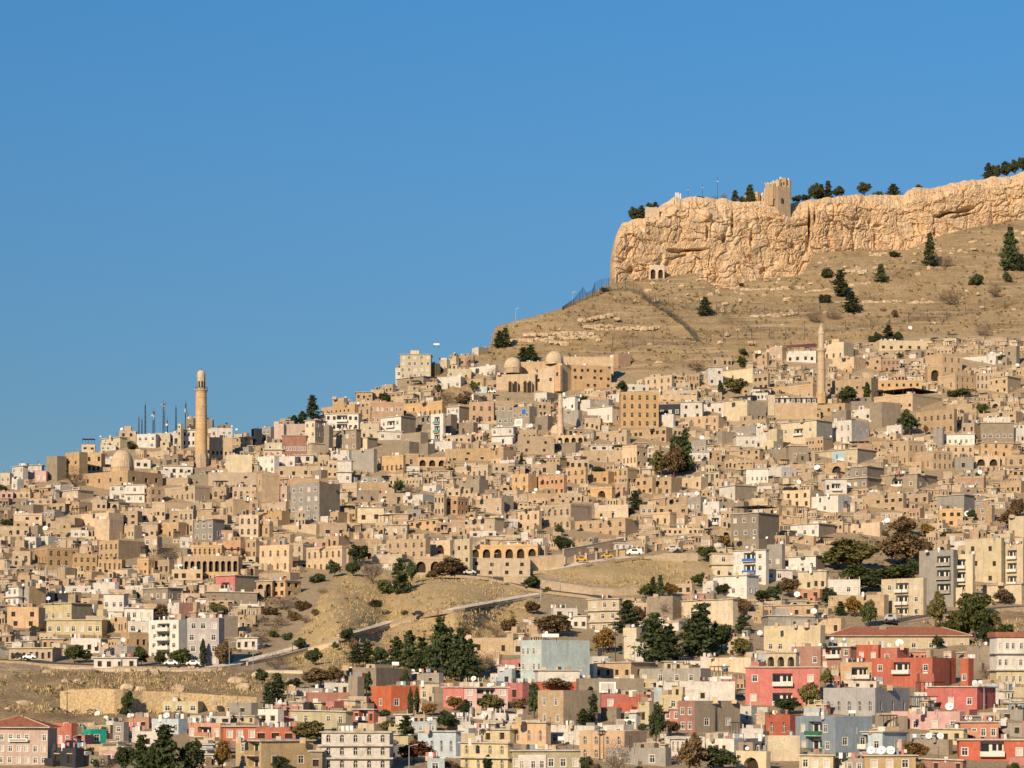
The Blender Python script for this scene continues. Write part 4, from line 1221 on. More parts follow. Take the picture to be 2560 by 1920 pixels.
def build_cliff():
    us = np.concatenate([np.arange(1524, 2590, 2.0), np.arange(2600, 3300, 40)]); nc = len(us)
    fu, fv = zip(*CL_FOOT); tu, tv = zip(*CL_TOP)
    foot = np.interp(us, fu, fv)+22; top = np.interp(us, tu, tv)
    edge = np.clip((us-1524)/34.0, 0, 1)
    top = np.where(edge < 1, foot+(top-foot)*np.clip(edge*1.05, 0, 1)**.35, top)     # leaning left end
    rngv = np.array([mnoise.fractal((u*.035, 3.3, 0), .8, 2, 4) for u in us])*5
    top = top+rngv
    nr = 130; tt = np.linspace(0, 1, nr)
    Yf = cliffY(us)
    Vg = foot[None,:]+(top-foot)[None,:]*tt[:,None]
    # wall steps back slightly in its upper third, leans a little
    lean = 5*tt**1.5+np.where(tt > .82, (tt-.82)*70, 0)
    roundl = np.clip(1-(us-1524)/16.0, 0, 1)**1.5*16
    Y0 = Yf[None,:]+lean[:,None]+roundl[None,:]
    X = (us-1280)[None,:]/F*Y0; Z = (V0-Vg)/F*Y0
    fl = lambda a: a.ravel()
    x, y, z = fl(X), fl(Y0), fl(Z)
    n1 = fbm(x, y*0, z*1.3, .030, 3); n2 = np.array([mnoise.ridged_multi_fractal((a*.055, 0.3, c*.06), .9, 2.1, 5, 1.0, 2.0) for a, c in zip(x, z)])
    n4 = np.array([mnoise.fractal((a*.035+5, 0.0, c*.42), .8, 2.0, 3) for a, c in zip(x, z)])
    n6g = np.array([mnoise.fractal((a*.05+31, 0.0, c*.05), .9, 2.0, 2) for a, c in zip(x, z)])
    def vor(sx, sz, ox): 
        q = [mnoise.voronoi((a*sx+ox+.6*mnoise.noise((a*.09, 0, c*.09)), b*.02, c*sz+.6*mnoise.noise((a*.1+7, 0, c*.1))))[0] for a, b, c in zip(x, y, z)]
        return np.array([t_[0] for t_ in q]), np.array([t_[1]-t_[0] for t_ in q])
    va_, ea = vor(.075, .095, 0.0); vb_, eb = vor(.20, .27, 4.0)
    n5 = np.array([mnoise.fractal((a*.30, 0.0, c*.38), .75, 2.1, 4) for a, c in zip(x, z)])
    vc_, ec = vor(.085, .035, 11.0); vd_, ed = vor(.025, .13, 17.0)
    crack = -np.clip(1-ec/.055, 0, 1)*2.2*(n6g > -.05)-np.clip(1-ed/.07, 0, 1)*1.3*(n6g < .25)-np.clip(1-ea/.09, 0, 1)*1.6*(n1 > -.1)-np.clip(1-eb/.10, 0, 1)*.8*(n2 > 1.2)
    n6 = np.array([mnoise.fractal((a*.8, 0.0, c*1.0), .8, 2.1, 3) for a, c in zip(x, z)])
    d = n1*3.4 + (n2-1.2)*.8 + np.round((0.5-va_)*3)*.5 + np.round((.5-vc_)*4)*.35 + n4*.8 + n5*.55 + n6*.38 + crack
    d = d.reshape(X.shape)
    # caves, cracks and overhangs seen in the face: (tile, x, y, half-width, half-height, depth, slant)
    for t, cx, cy, a, b2, dp, sl_ in (('T1',1760,768,110,17,9,-.05),('T1',1600,780,60,9,5,.1),('T1',1650,815,70,12,4,-.35),('T1',2060,560,12,75,6,0),('T1',1860,640,12,50,5,0),('T1',1990,680,16,26,5,0),
                           ('T1',1255,930,26,22,6,0),('T1',1240,690,24,45,2.5,0),('T1',1240,800,26,40,2.5,0),('T1',1850,510,40,35,-3,0),('T2',520,560,11,130,8,0),('T2',505,720,16,60,6,.2),('T2',560,500,9,60,5,0),
                           ('T2',470,570,60,9,3,-.2),('T2',1690,465,120,14,9,-.16),('T2',1560,500,50,11,7,-.3),('T2',1720,500,90,10,6,-.25),('T2',1510,640,10,40,5,0),('T2',60,690,16,50,5,0),
                           ('T2',1000,560,20,30,3,0),('T2',1040,690,14,50,4,0),('T2',1050,590,40,16,3,0),('T2',390,740,30,22,4,0),('T2',160,940,30,30,4,0),('T2',240,870,24,30,3,0)):
        cu, cv_ = tp(t, cx, cy); sc_ = TILES[t][2]
        du = (us[None,:]-cu)/(a*sc_); dv = (Vg-cv_-sl_*(us[None,:]-cu))/(b2*sc_)
        d = d - dp*np.exp(-(du**2+dv**2)**2)
    ends = np.clip(tt*8, 0, 1)*np.clip((1-tt)*10+.25, 0, 1)
    Yd = Y0-d*.8*ends[:,None]
    Zd = Z+(n4.reshape(X.shape)*1.2)*ends[:,None]*np.clip((1-tt)*6, 0, 1)[:,None]
    face = np.stack([X, Yd, Zd], -1)
    up = []
    lastr = face[-1]
    for dy, dz in ((6,.4),(18,.2),(40,-1),(90,-3),(200,-14),(420,-60)):
        r = lastr.copy(); r[:,1] += dy; r[:,2] += dz; r[:,0] += dy*.10; up.append(r)
    A = np.concatenate([face, np.stack(up)], 0)
    # left end: a flank running back
    fl_ = []
    for dy in (400, 180, 60, 15):
        c = A[:, 0].copy(); c[:,1] += dy; c[:,0] += dy*.12; fl_.append(c)
    A = np.concatenate([np.stack(fl_, 1), A], 1)
    me = grid_mesh('cliff', A.reshape(-1, 3), A.shape[0], A.shape[1], 'cliff_rock')
    me.polygons.foreach_set('use_smooth', np.zeros(len(me.polygons), bool))
    tag(link('cliff', me), "long ochre limestone cliff under the citadel", "cliff", None, 'structure')
# ------------------------------------------------------------------ landmarks
def block_at(root, org, t, x0, x1, y0, y1, s, col, wins, feat='n', Y=None, rng=None, **kw):
    u0, va = tp(t, x0, y0); u1, vb = tp(t, x1, y1)
    return add_block(root, u0, u1, va, vb, s, col, wins if wins != '0' else '', feat, Y=Y, rng=rng or random.Random(int(x0*7+y0)), org=org, **kw)
def dome_part(root, org, u, vt, vb, half, Y, name='dome', ribs=36, drum=None, point=.10):
    c = P(u, vb, Y)-org; R = half/F*Y; H = (vb-vt)/F*Y; mb = MB(); prof = []
    for i in range(15):
        zz = H*i/14; rr = R*max(0, 1-(i/14)**2.5)**.5
        prof.append((max(rr, .02), c.z+zz))
    mb.lathe(prof, 144, 'dome_stone', c.x, c.y, .05, ribs)
    COVER.append((u-half, u+half, vt, vb+(drum or 0), Y+500))
    o = mb.build(name, root, smooth=True)
    if drum:
        d = MB(); d.lathe([(R*1.04, c.z-drum/F*Y), (R*1.04, c.z-.15), (R*1.08, c.z-.15), (R*1.08, c.z+.05)], 8 if ribs else 24, 'wall_s', c.x, c.y); d.build('drum', root)
        for i in range(-2, 3):
            a = -math.pi/2+i*.5; me, mf = window_meshes(.7, 1.5, 'd', .02, 0)
    f = MB(); f.tube((c.x, c.y, c.z+H), (c.x, c.y, c.z+H+1.4), .10, .03, 'iron'); f.build('finial', root)
    return o
def minaret(name, u, vb, Y, prof, label, short, n=24, extra=()):
    """prof: (half-width px, v, material) rings from base to top"""
    org = P(u, vb, Y); root = empty(name, org); k = Y/F
    groups = []
    for nm, mat, rings, sides, opt in prof:
        mb = MB(); mb.lathe([(hw*k, (vb-v)*k) for hw, v in rings], sides, mat, 0, 0, opt.get('rib', 0), opt.get('ribs', 0)); mb.build(nm, root, smooth=nm == 'cap')
    COVER.append((u-14, u+14, prof[-1][2][-1][1], vb, Y+500))
    tag(root, label, 'minaret'); ANCH.append((short, u, (vb+prof[-1][2][-1][1])/2)); return root, k
def landmarks():
    # tall round minaret with a bulbous cap
    Yb = D(503, 1164)
    root, k = minaret('minaret', 503, 1168, Yb, [
        ('base', 'wall_s', [(19.5,1180),(19.5,1146),(17,1138),(15.2,1134)], 8, {}),
        ('shaft', 'wall_h', [(15.2,1136),(14.8,1110),(14.6,1082),(15.0,1081.5),(15.0,1080),(14.4,1079.5),(14.3,1062),(14.9,1061.5),(14.9,1060),(14.2,1059.5),(14.2,1040),(14.8,1039.5),(14.8,1037.5),(14.1,1037),(13.9,1016),(14.5,1015.5),(14.5,1013.5),(13.8,1013),(13.7,996),(14.2,995.5),(14.2,993.5),(13.6,993),(13.5,982)], 32, {}),
        ('gallery', 'wall_t', [(13.5,984),(14.2,980),(15.0,978),(17.0,977),(17.0,975.2),(12,975)], 32, {}),
        ('lantern', 'wall_s', [(10.4,977),(10.4,947),(11.0,946.5),(11.0,944.5)], 8, {}),
        ('cap', 'dome_stone', [(10.6,945),(10.8,940),(10.4,935),(9.0,930),(6.4,927),(3,925.6),(.4,925)], 48, {'rib': .05, 'ribs': 16}),
        ('finial', 'iron', [(.7,926),(.9,923.5),(.3,922),(.3,920)], 8, {})],
        "tall round stone minaret with gallery and ribbed bulb cap against the sky", "tall round minaret")
    rl = MB()
    for i in range(24):
        a = 2*math.pi*i/24; b = a+2*math.pi/24; r = 15.7*k; z0 = (1168-975.5)*k
        rl.tube((r*math.cos(a), r*math.sin(a), z0), (r*math.cos(a), r*math.sin(a), z0+1.2), .05, .05, 'iron', 4)
        rl.tube((r*math.cos(a), r*math.sin(a), z0+1.2), (r*math.cos(b), r*math.sin(b), z0+1.2), .04, .04, 'iron', 4)
    rl.build('railing', root)
    for i in range(8):
        a = 2*math.pi*(i+.5)/8; r = 10.4*k*math.cos(math.pi/8)
        me, mf = window_meshes(.7, 2.6, 'd', .0, 0)
        o = link('window', me, root); o.location = (r*math.cos(a)*.985, r*math.sin(a)*.985, (1168-970)*k); o.rotation_euler = (0, 0, a+math.pi/2)
    # loudspeakers on the gallery
    sp = MB()
    for a in (-2.6, -.5):
        sp = MB(); sp.tube((15.9*k*math.cos(a), 15.9*k*math.sin(a), (1168-973)*k), (17.4*k*math.cos(a), 17.4*k*math.sin(a), (1168-974)*k), .15, .45, 'frame', 8); sp.build('loudspeaker', root)
    # mosque with one ribbed dome, left
    um, vm = tp('A1', 1108, 1285); Y1 = D(370, 1235); org = P(um, vm, Y1); root = empty('mosque', org)
    block_at(root, org, 'A1', 640, 1362, 1092, 1300, .36, 'h', '3x1d/2x1d', 'n', Y=Y1)
    block_at(root, org, 'A1', 1300, 1362, 1090, 1240, 0, 'h', '', 'n', Y=Y1+14)
    du, dv = tp('A1', 1056, 1068); _, dt = tp('A1', 1056, 912)
    dome_part(root, org, du, dt, dv, 28.5, Y1+10, ribs=40, drum=14)
    tag(root, "old stone mosque with one ribbed dome above a long plain wall", "mosque"); ANCH.append(("ribbed dome mosque", du, dv))
    # madrasa with two ribbed domes
    Y2 = D(1400, 985); org = P(1430, 985, Y2); root = empty('madrasa', org)
    T = [2212/380.0, 1220, 860]
    def px(x, y): return 1220+x/T[0], 860+y/T[0]
    def blk(x0, x1, y0, y1, s, col, wins, feat='n', dy=0.0, **kw):
        u0, va = px(x0, y0); u1, vb = px(x1, y1)
        return add_block(root, u0, u1, va, vb, s, col, wins, feat, Y=Y2+dy, rng=random.Random(int(x0)), org=org, **kw)
    blk(125, 690, 430, 820, 0, 's', '', dy=4, psi=math.radians(7), depth_m=14)
    blk(590, 1230, 345, 800, .42, 's', '0x0' and '3x1d', dy=1)
    blk(840, 1230, 280, 700, .40, 's', '', dy=1.8)
    blk(1225, 1800, 300, 640, .0, 'h', '4x2d', dy=6, psi=math.radians(-16), depth_m=9)
    blk(1090, 1830, 180, 330, .0, 's', '', dy=17, psi=math.radians(-8), depth_m=6)
    blk(1790, 2080, 130, 345, .62, 'e', '', dy=D(1555, 918)-Y2)
    blk(480, 860, 255, 400, .0, 'h', '', dy=16, depth_m=6)
    for x in (322, 400, 540, 608):          # tall pointed arches of the prayer hall
        u, va = px(x, 545); _, vb = px(x, 715); mb = MB(); Yf = Y2+3.2+(690-x)*.0006; c = P(u, vb, Y2+4)-org; h_ = (vb-va)/F*Y2; w_ = .75
        arc = [(-w_,0),(w_,0)]+[(w_*math.cos(t), h_-w_*1.3+w_*1.3*math.sin(t)) for t in [math.pi*i/8 for i in range(9)]]
        yy = c.y-.1-(0)*.1
        # frame ring and dark opening set 0.3 m back inside a projecting surround
        n_ = len(arc); ou = [(a*1.28, b if i > 1 else 0) for i, (a, b) in enumerate(arc)]
        ou = [(a*1.3, b+(.25 if i > 1 else 0)) for i, (a, b) in enumerate(arc)]
        off = 2.4-(690-x)*.0036
        for i in range(1, n_-1):
            mb.poly([(c.x+arc[i][0], yy-off, c.z+arc[i][1]), (c.x+ou[i][0], yy-off, c.z+ou[i][1]), (c.x+ou[i+1][0], yy-off, c.z+ou[i+1][1]), (c.x+arc[i+1][0], yy-off, c.z+arc[i+1][1])], 'wall_s')
            mb.poly([(c.x+ou[i][0], yy-off, c.z+ou[i][1]), (c.x+ou[i][0], yy+.8, c.z+ou[i][1]), (c.x+ou[i+1][0], yy+.8, c.z+ou[i+1][1]), (c.x+ou[i+1][0], yy-off, c.z+ou[i+1][1])], 'wall_s')
        mb.poly([(c.x+a, yy-off+.06, c.z+b) for a, b in arc], 'void')
        mb.build('arch', root)
    for x0, y0, x1, y1, dr in ((232, 188, 488, 355, 13), (835, 100, 1098, 270, 5)):
        u, va = px((x0+x1)/2, y0); _, vb = px(0, y1); dome_part(root, org, u, va, vb, (x1-x0)/2/T[0], Y2+(9 if x0 < 500 else 7), ribs=40, drum=dr)
    # carved portal
    u, va = px(1025, 320); _, vb = px(1025, 690); c = P(u, vb, Y2+1)-org; h_ = (vb-va)/F*Y2
    mb = MB(); Mz = Matrix.Translation(c) @ Matrix.Rotation(-math.radians(40), 4, 'Z')
    mb.box(-1.9, 1.9, -.9, .6, 0, h_, 'portal', Mz); mb.box(-1.0, 1.0, -.93, -.85, h_*.55, h_*.80, 'wall_s', Mz); mb.box(-.6, .6, -.97, -.9, h_*.6, h_*.75, 'void', Mz); mb.build('portal', root)
    tag(root, "pale stone madrasa with two ribbed domes and tall pointed arches", "madrasa"); ANCH.append(("twin-domed madrasa", 1390, 940))
    # slim minaret on the right
    u, vb = tp('A4', 460, 505); Y3 = D(u, vb)-2
    minaret('minaret', u, vb, Y3, [
        ('base', 'wall_h', [(13,1010),(13,984),(11.5,980)], 8, {}),
        ('shaft', 'wall_s', [(10.4,984),(10.2,925),(10.9,924.6),(10.9,922.5),(10.0,922),(9.8,880)], 20, {}),
        ('gallery', 'wall_s', [(9.8,882),(13,877),(13,871.5),(8,871)], 20, {}),
        ('lantern', 'wall_s', [(7.4,873),(7.2,838),(9.0,835),(9.0,830)], 8, {}),
        ('cap', 'dome_stone', [(7.2,830),(7.6,826),(6.4,822),(4.4,820),(4.2,816),(3.4,814),(1,811),(.3,806)], 24, {})],
        "slim pale minaret with stepped cap at the upper edge of town", "slim pale minaret")
    # small minaret beside a low dome, centre
    u, vb = tp('A3', 418, 785); Y4 = D(u, 1090); org = P(u, 1092, Y4); root = empty('small_mosque', org); k = Y4/F
    mb = MB(); mb.lathe([(8.2*k, (1092-v)*k) for v in (1095, 1060)]+[(7.4*k, (1092-1058)*k), (7.0*k, (1092-1022)*k), (8.0*k, (1092-1021)*k), (8.0*k, (1092-1018)*k), (5.6*k, (1092-1017.5)*k), (5.4*k, (1092-1000)*k)], 16, 'wall_s'); mb.build('shaft', root, smooth=True)
    mb = MB(); mb.lathe([(5.8*k, (1092-1001)*k), (5.2*k, (1092-995)*k), (3*k, (1092-990)*k), (.3*k, (1092-984)*k)], 16, 'dome_stone'); mb.build('cap', root, smooth=True)
    dome_part(root, org, tp('A3', 398, 0)[0], tp('A3', 0, 690)[1], tp('A3', 0, 778)[1], 20, Y4+6, ribs=0, drum=4)
    tag(root, "small mosque with a stubby minaret rising behind a low smooth dome", "mosque"); ANCH.append(("stubby minaret mosque", u, 1060))
    # square pale tower, left skyline
    u0, va = tp('A1', 1530, 690); u1, vb = tp('A1', 1578, 915); Y5 = D((u0+u1)/2, vb); org = P((u0+u1)/2, vb, Y5); root = empty('bell_tower', org)
    add_block(root, u0, u1, va+12, vb, .3, 'c', '1x3d', 'n', Y=Y5, rng=random.Random(1), org=org); add_block(root, u0+1.5, u1-1.5, va, va+14, .3, 'c', '1x1d', 'n', Y=Y5+.6, rng=random.Random(1), org=org, extra=.5)
    tag(root, "slim square cream tower just left of the tall round minaret", "tower"); ANCH.append(("slim square tower", (u0+u1)/2, (va+vb)/2))
    # long arcade house, lower left
    u0, va = tp('B1', 1300, 60); u1, vb = tp('B1', 1705, 290); Y6 = D((u0+u1)/2, vb); org = P((u0+u1)/2, vb, Y6); root = empty('arcade_house', org)
    a = tp('B1', 1310, 142); b = tp('B1', 1705, 270); add_block(root, a[0], b[0], a[1], b[1], 0, 'h', '9x1A', 'n', Y=Y6, psi=.03, rng=random.Random(2), org=org)
    a = tp('B1', 1378, 62); b = tp('B1', 1585, 150); add_block(root, a[0], b[0], a[1], b[1], 0, 'h', '6x1a', 'c', Y=Y6+7, psi=.03, rng=random.Random(2), org=org)
    a = tp('B1', 1440, 255); b = tp('B1', 1705, 320); add_block(root, a[0], b[0], a[1], b[1], 0, 'h', '7x1d', 'n', Y=Y6-3, psi=.03, rng=random.Random(2), org=org)
    tag(root, "long honey stone house with an arcade of nine open arches", "mansion"); ANCH.append(("nine arch arcade house", (u0+u1)/2, (va+vb)/2))
    # school with hipped red tile roof, lower left corner
    u0, va = tp('B1', -140, 1372); u1, vb = tp('B1', 338, 1640); Y7 = D(60, vb); org = P((u0+u1)/2, vb, Y7); root = empty('school', org)
    q = add_block(root, u0, u1, va, vb, .0, 'q', '8x3r', 'n', Y=Y7, psi=-.02, rng=random.Random(3), org=org, depth_m=11)
    hip_roof(root, P((u0+u1)/2, va, Y7)-org, (u1-u0)/F*Y7, 11, (va-tp('B1', 0, 1292)[1])/F*Y7, .6, .02)
    sg = MB(); c = P(*tp('B1', 130, 1470), Y7)-org; sg.box(c.x-1.9, c.x+1.9, c.y-.5, c.y-.42, c.z, c.z+.6, 'poster_white'); sg.box(c.x-1.6, c.x+1.6, c.y-.53, c.y-.501, c.z+.2, c.z+.4, 'sign_dark'); sg.build('sign', root)
    tag(root, "pale pink three-storey school with a red hipped tile roof", "school", None); ANCH.append(("pink school", 60, 1850)); RECTS.append((0, u1, va, vb, Y7, 0, None))
    # long low building with red hipped roof, right
    u0, va = tp('B4', 440, 716); u1, vb = tp('B4', 1440, 830); Y8 = D((u0+u1)/2, vb)+4; org = P((u0+u1)/2, vb, Y8); root = empty('hipped_house', org)
    add_block(root, u0, u1, va, vb, .0, 'c', '9x1r', 'n', Y=Y8, psi=.0, rng=random.Random(4), org=org, depth_m=12)
    hip_roof(root, P((u0+u1)/2, va, Y8)-org, (u1-u0)/F*Y8, 12, (va-tp('B4', 0, 650)[1])/F*Y8, .8, 0.0)
    ch = MB(); c = P(*tp('B4', 818, 690), Y8+5)-org; ch.box(c.x-1, c.x+1, c.y-1, c.y+1, c.z-1, c.z+1.8, 'wall_b'); ch.build('chimney', root)
    tag(root, "long cream house under a wide red hipped tile roof", "house"); ANCH.append(("wide red tile roof", (u0+u1)/2, va)); RECTS.append((u0, u1, va-25, vb, Y8, 0, None))
    # citadel ruin on the cliff
    u0, va = tp('T2', 20, 205); u1, vb = tp('T2', 375, 470); Y9 = float(cliffY(1930))+10.5; org = P((u0+u1)/2, vb, Y9); root = empty('citadel_tower', org)
    def cb(x0, x1, y0, y1, s, w, feat='n', dy=0): 
        a = tp('T2', x0, y0); b = tp('T2', x1, y1); add_block(root, a[0], b[0], a[1], b[1], s, 't', w, feat, Y=Y9+dy, rng=random.Random(x0), org=org, extra=2.9+4*(s > .5))
    cb(185, 374, 268, 415, .55, '0/1x1d' if 0 else '', 'n', 0); cb(15, 130, 312, 470, .2, '', 'n', 2); cb(110, 200, 330, 470, .2, '1x1d', 'n', 2.5); cb(160, 200, 285, 400, .2, '', 'n', 2.2); cb(170, 230, 250, 380, 0, '', 'n', 2); cb(196, 246, 246, 330, .1, '', 'n', 2.2); cb(222, 285, 222, 330, .1, '', 'n', 1.6); cb(276, 338, 207, 330, .1, '1x1d', 'n', 2.4); cb(330, 374, 219, 330, .3, '', 'n', 3.4); cb(300, 325, 203, 240, 0, '', 'n', 4.5)
    d = MB(); c = P(*tp('T2', 302, 395), Y9)-org; d.box(c.x-.55, c.x+.55, c.y+.4, c.y+1.6, c.z-.2, c.z+2.2, 'void'); d.build('window', root)
    tag(root, "ruined square citadel tower with broken walls on the cliff edge", "ruin"); ANCH.append(("ruined citadel tower", 1935, 490))
    # citadel wall at the left end of the cliff
    u0, va = tp('T1', 1368, 440); u1, vb = tp('T1', 1480, 540); Y10 = float(cliffY(1630))+9; root = empty('citadel_wall', P(u0, vb, Y10))
    add_block(root, u0, u1, va, vb, 0, 's', '', 'n', Y=Y10, psi=.02, rng=random.Random(1), org=P(u0, vb, Y10), depth_m=4)
    tag(root, "short stretch of pale citadel wall at the left cliff top", "wall"); ANCH.append(("left cliff top wall", 1625, 525))
    # rock-cut chamber with two arched mouths at the cliff foot
    u0, va = tp('T1', 1400, 890); u1, vb = tp('T1', 1520, 1010); Y11 = float(cliffY(1640))-4; org = P(u0, vb, Y11); root = empty('rock_chapel', org)
    add_block(root, u0, u1, va, vb, 0, 's', '2x1A', 'n', Y=Y11, psi=-.1, rng=random.Random(1), org=org, depth_m=9)
    tag(root, "rock-cut chapel with two dark arched mouths at the cliff foot", "chapel"); ANCH.append(("rock-cut chapel", (u0+u1)/2, (va+vb)/2))
def hip_roof(root, c, L, dd, h, e, rz):
    mb = MB(); a, b = L/2+e, dd+e
    p = [(-a,-e,0),(a,-e,0),(a,b,0),(-a,b,0)]; r0, r1 = (-a+dd*.62, dd/2, h), (a-dd*.62, dd/2, h); t = .16
    for q in ([p[0],p[1],r1,r0],[p[1],p[2],r1],[p[2],p[3],r0,r1],[p[3],p[0],r0]): mb.poly([(c.x+x, c.y+y, c.z+z+t) for x, y, z in q], 'rooftile')
    for i in range(4):
        q = [p[i], p[(i+1) % 4]]; mb.poly([(c.x+q[0][0], c.y+q[0][1], c.z), (c.x+q[1][0], c.y+q[1][1], c.z), (c.x+q[1][0], c.y+q[1][1], c.z+t), (c.x+q[0][0], c.y+q[0][1], c.z+t)], 'slab')
    mb.poly([(c.x+x, c.y+y, c.z) for x, y, z in p[::-1]], 'slab')
    for q in ((p[0], r0), (p[1], r1)): mb.tube((c.x+q[0][0], c.y+q[0][1], c.z+t), (c.x+q[1][0], c.y+q[1][1], c.z+t+h), .12, .12, 'lintel', 5)
    mb.build('roof', root)
# ------------------------------------------------------------------ trees
def leaf_cloud(pts, size, rng, mb, mat='leaf_green', flat=0.0):
    for (x, y, z, s) in pts:
        a = Vector((rng.gauss(0,1), rng.gauss(0,1), rng.gauss(0,1)*(1-flat)+flat*1.2)).normalized(); t = a.orthogonal().normalized(); b = a.cross(t)
        r = rng.uniform(0, 6.28); t2 = t*math.cos(r)+b*math.sin(r); b2 = a.cross(t2); q = s*size; e = rng.uniform(.45, .9)
        c = Vector((x, y, z)); mb.poly([c-t2*q-b2*q*e*.3, c+t2*q*.2-b2*q*e, c+t2*q+b2*q*e*.3, c-t2*q*.2+b2*q*e], mat)
def ball(rng):
    while True:
        p = Vector((rng.uniform(-1,1), rng.uniform(-1,1), rng.uniform(-1,1)))
        if p.length < 1: return p
def crown_pine(seed):        # unit height, radius .32
    rng = random.Random(seed); mb = MB(); pts = []
    tiers = 11
    for i in range(tiers):
        z = .10+.86*i/(tiers-1); R = (.36*(1-z)**.62+.02)*min(1, .55+z*3)*rng.uniform(.78, 1.15)
        nb = 9 if i < 8 else 5
        for k in range(nb):
            a = rng.uniform(0, 6.28); rr = R*rng.uniform(.55, 1.1); dz = rng.uniform(-.03, .04)
            for j in range(26):
                t = rng.uniform(.15, 1); p = ball(rng)*.062*(1.25-.4*t)
                pts.append((rr*t*math.cos(a)+p.x, rr*t*math.sin(a)+p.y, z+dz-.05*t+.06*t*t+p.z*.7, rng.uniform(.6, 1.2)))
    leaf_cloud(pts, .036, rng, mb); return mb
def crown_cypress(seed):     # radius .12
    rng = random.Random(seed); mb = MB(); pts = []
    for i in range(1500):
        z = rng.uniform(.03, 1); R = .12*min(1, (1-z)*2.6+.05)**.8*min(1, .35+z*4); a = rng.uniform(0, 6.28); r = R*math.sqrt(rng.uniform(.25, 1))*(1+.22*math.sin(a*3+z*17))
        pts.append((r*math.cos(a), r*math.sin(a), z, rng.uniform(.6, 1.2)))
    leaf_cloud(pts, .034, rng, mb); return mb
def crown_broad(seed, dens=1.0, size=.046):      # radius .5
    rng = random.Random(seed); mb = MB(); pts = []
    for k in range(42):
        p = ball(rng); p = p*(.6+.4*p.length); c = Vector((p.x*.40, p.y*.40, .54+p.z*.38)); rad = rng.uniform(.09, .19)
        if p.z < -.55 and rng.random() < .4: continue
        for i in range(int(75*dens)):
            q = ball(rng); q = q*(.55+.45*q.length); pts.append((c.x+q.x*rad, c.y+q.y*rad, c.z+q.z*rad*.8, rng.uniform(.5, 1.25)))
    leaf_cloud(pts, size, rng, mb); return mb
def crown_bush(seed):       # radius .6, sits on the ground
    rng = random.Random(seed); mb = MB(); pts = []
    for k in range(20):
        a = rng.uniform(0, 6.28); r = .45*math.sqrt(rng.random()); c = Vector((r*math.cos(a), r*math.sin(a), rng.uniform(.15, .75)*(1-r*.8))); rad = rng.uniform(.12, .26)
        for i in range(70):
            q = ball(rng); pts.append((c.x+q.x*rad, c.y+q.y*rad, max(0, c.z+q.z*rad), rng.uniform(.5, 1.2)))
    leaf_cloud(pts, .065, rng, mb); return mb
def crown_bare(seed):       # twigs, radius .5
    rng = random.Random(seed); mb = MB()
    def grow(p, d, L, r, lev):
        e = p+d*L; mb.tube(p, e, r, r*.6, 'leaf_bare', 3)
        if lev == 0: return
        for i in range(4 if lev > 1 else 5):
            nd = (d+Vector((rng.gauss(0,.5), rng.gauss(0,.5), rng.gauss(.05,.35)))).normalized(); grow(p+d*L*rng.uniform(.5, 1), nd, L*rng.uniform(.55, .8), r*.55, lev-1)
    for i in range(7):
        a = 6.28*i/7+rng.uniform(-.3, .3); grow(Vector((0,0,.04)), Vector((math.cos(a)*.75, math.sin(a)*.75, rng.uniform(.7, 1.3))).normalized(), .30, .012, 3)
    pts = []
    for i in range(1100):
        q = ball(rng); pts.append((q.x*.48, q.y*.48, .52+q.z*.42, rng.uniform(.4, 1)))
    leaf_cloud(pts, .024, rng, mb, 'leaf_bare'); return mb
CROWN = {}
def crown(kind, seed):
    k = (kind, seed)
    if k not in CROWN: CROWN[k] = {'pine': crown_pine, 'cyp': crown_cypress, 'broad': crown_broad, 'bush': crown_bush, 'bare': crown_bare}[kind](seed).mesh('crown_'+kind)
    return CROWN[k]
RAD = {'pine': .33, 'cyp': .12, 'broad': .5, 'bush': .6, 'bare': .5}
def trunk_mesh(kind, seed):
    k = ('trunk', kind, seed)
    if k in CROWN: return CROWN[k]
    rng = random.Random(seed); mb = MB(); top = {'pine': .92, 'cyp': .8, 'broad': .62, 'bush': .4, 'bare': .3}[kind]; r0 = {'pine': .022, 'cyp': .016, 'broad': .032, 'bush': .02, 'bare': .018}[kind]
    mb.tube((0,0,-.06), (0,0,top*.5), r0, r0*.75, 'bark', 7); mb.tube((0,0,top*.5), (rng.uniform(-.02,.02),0,top), r0*.75, r0*.25, 'bark', 7)
    if kind in ('broad', 'pine'):
        for i in range(7):
            a = 6.28*i/7+rng.uniform(-.4,.4); z = top*rng.uniform(.35, .9); L = .26 if kind == 'broad' else .2*(1-z)
            mb.tube((0,0,z), (L*math.cos(a), L*math.sin(a), z+(.18 if kind == 'broad' else -.01)), r0*.45, r0*.12, 'bark', 5)
    CROWN[k] = mb.mesh('trunk'); return CROWN[k]
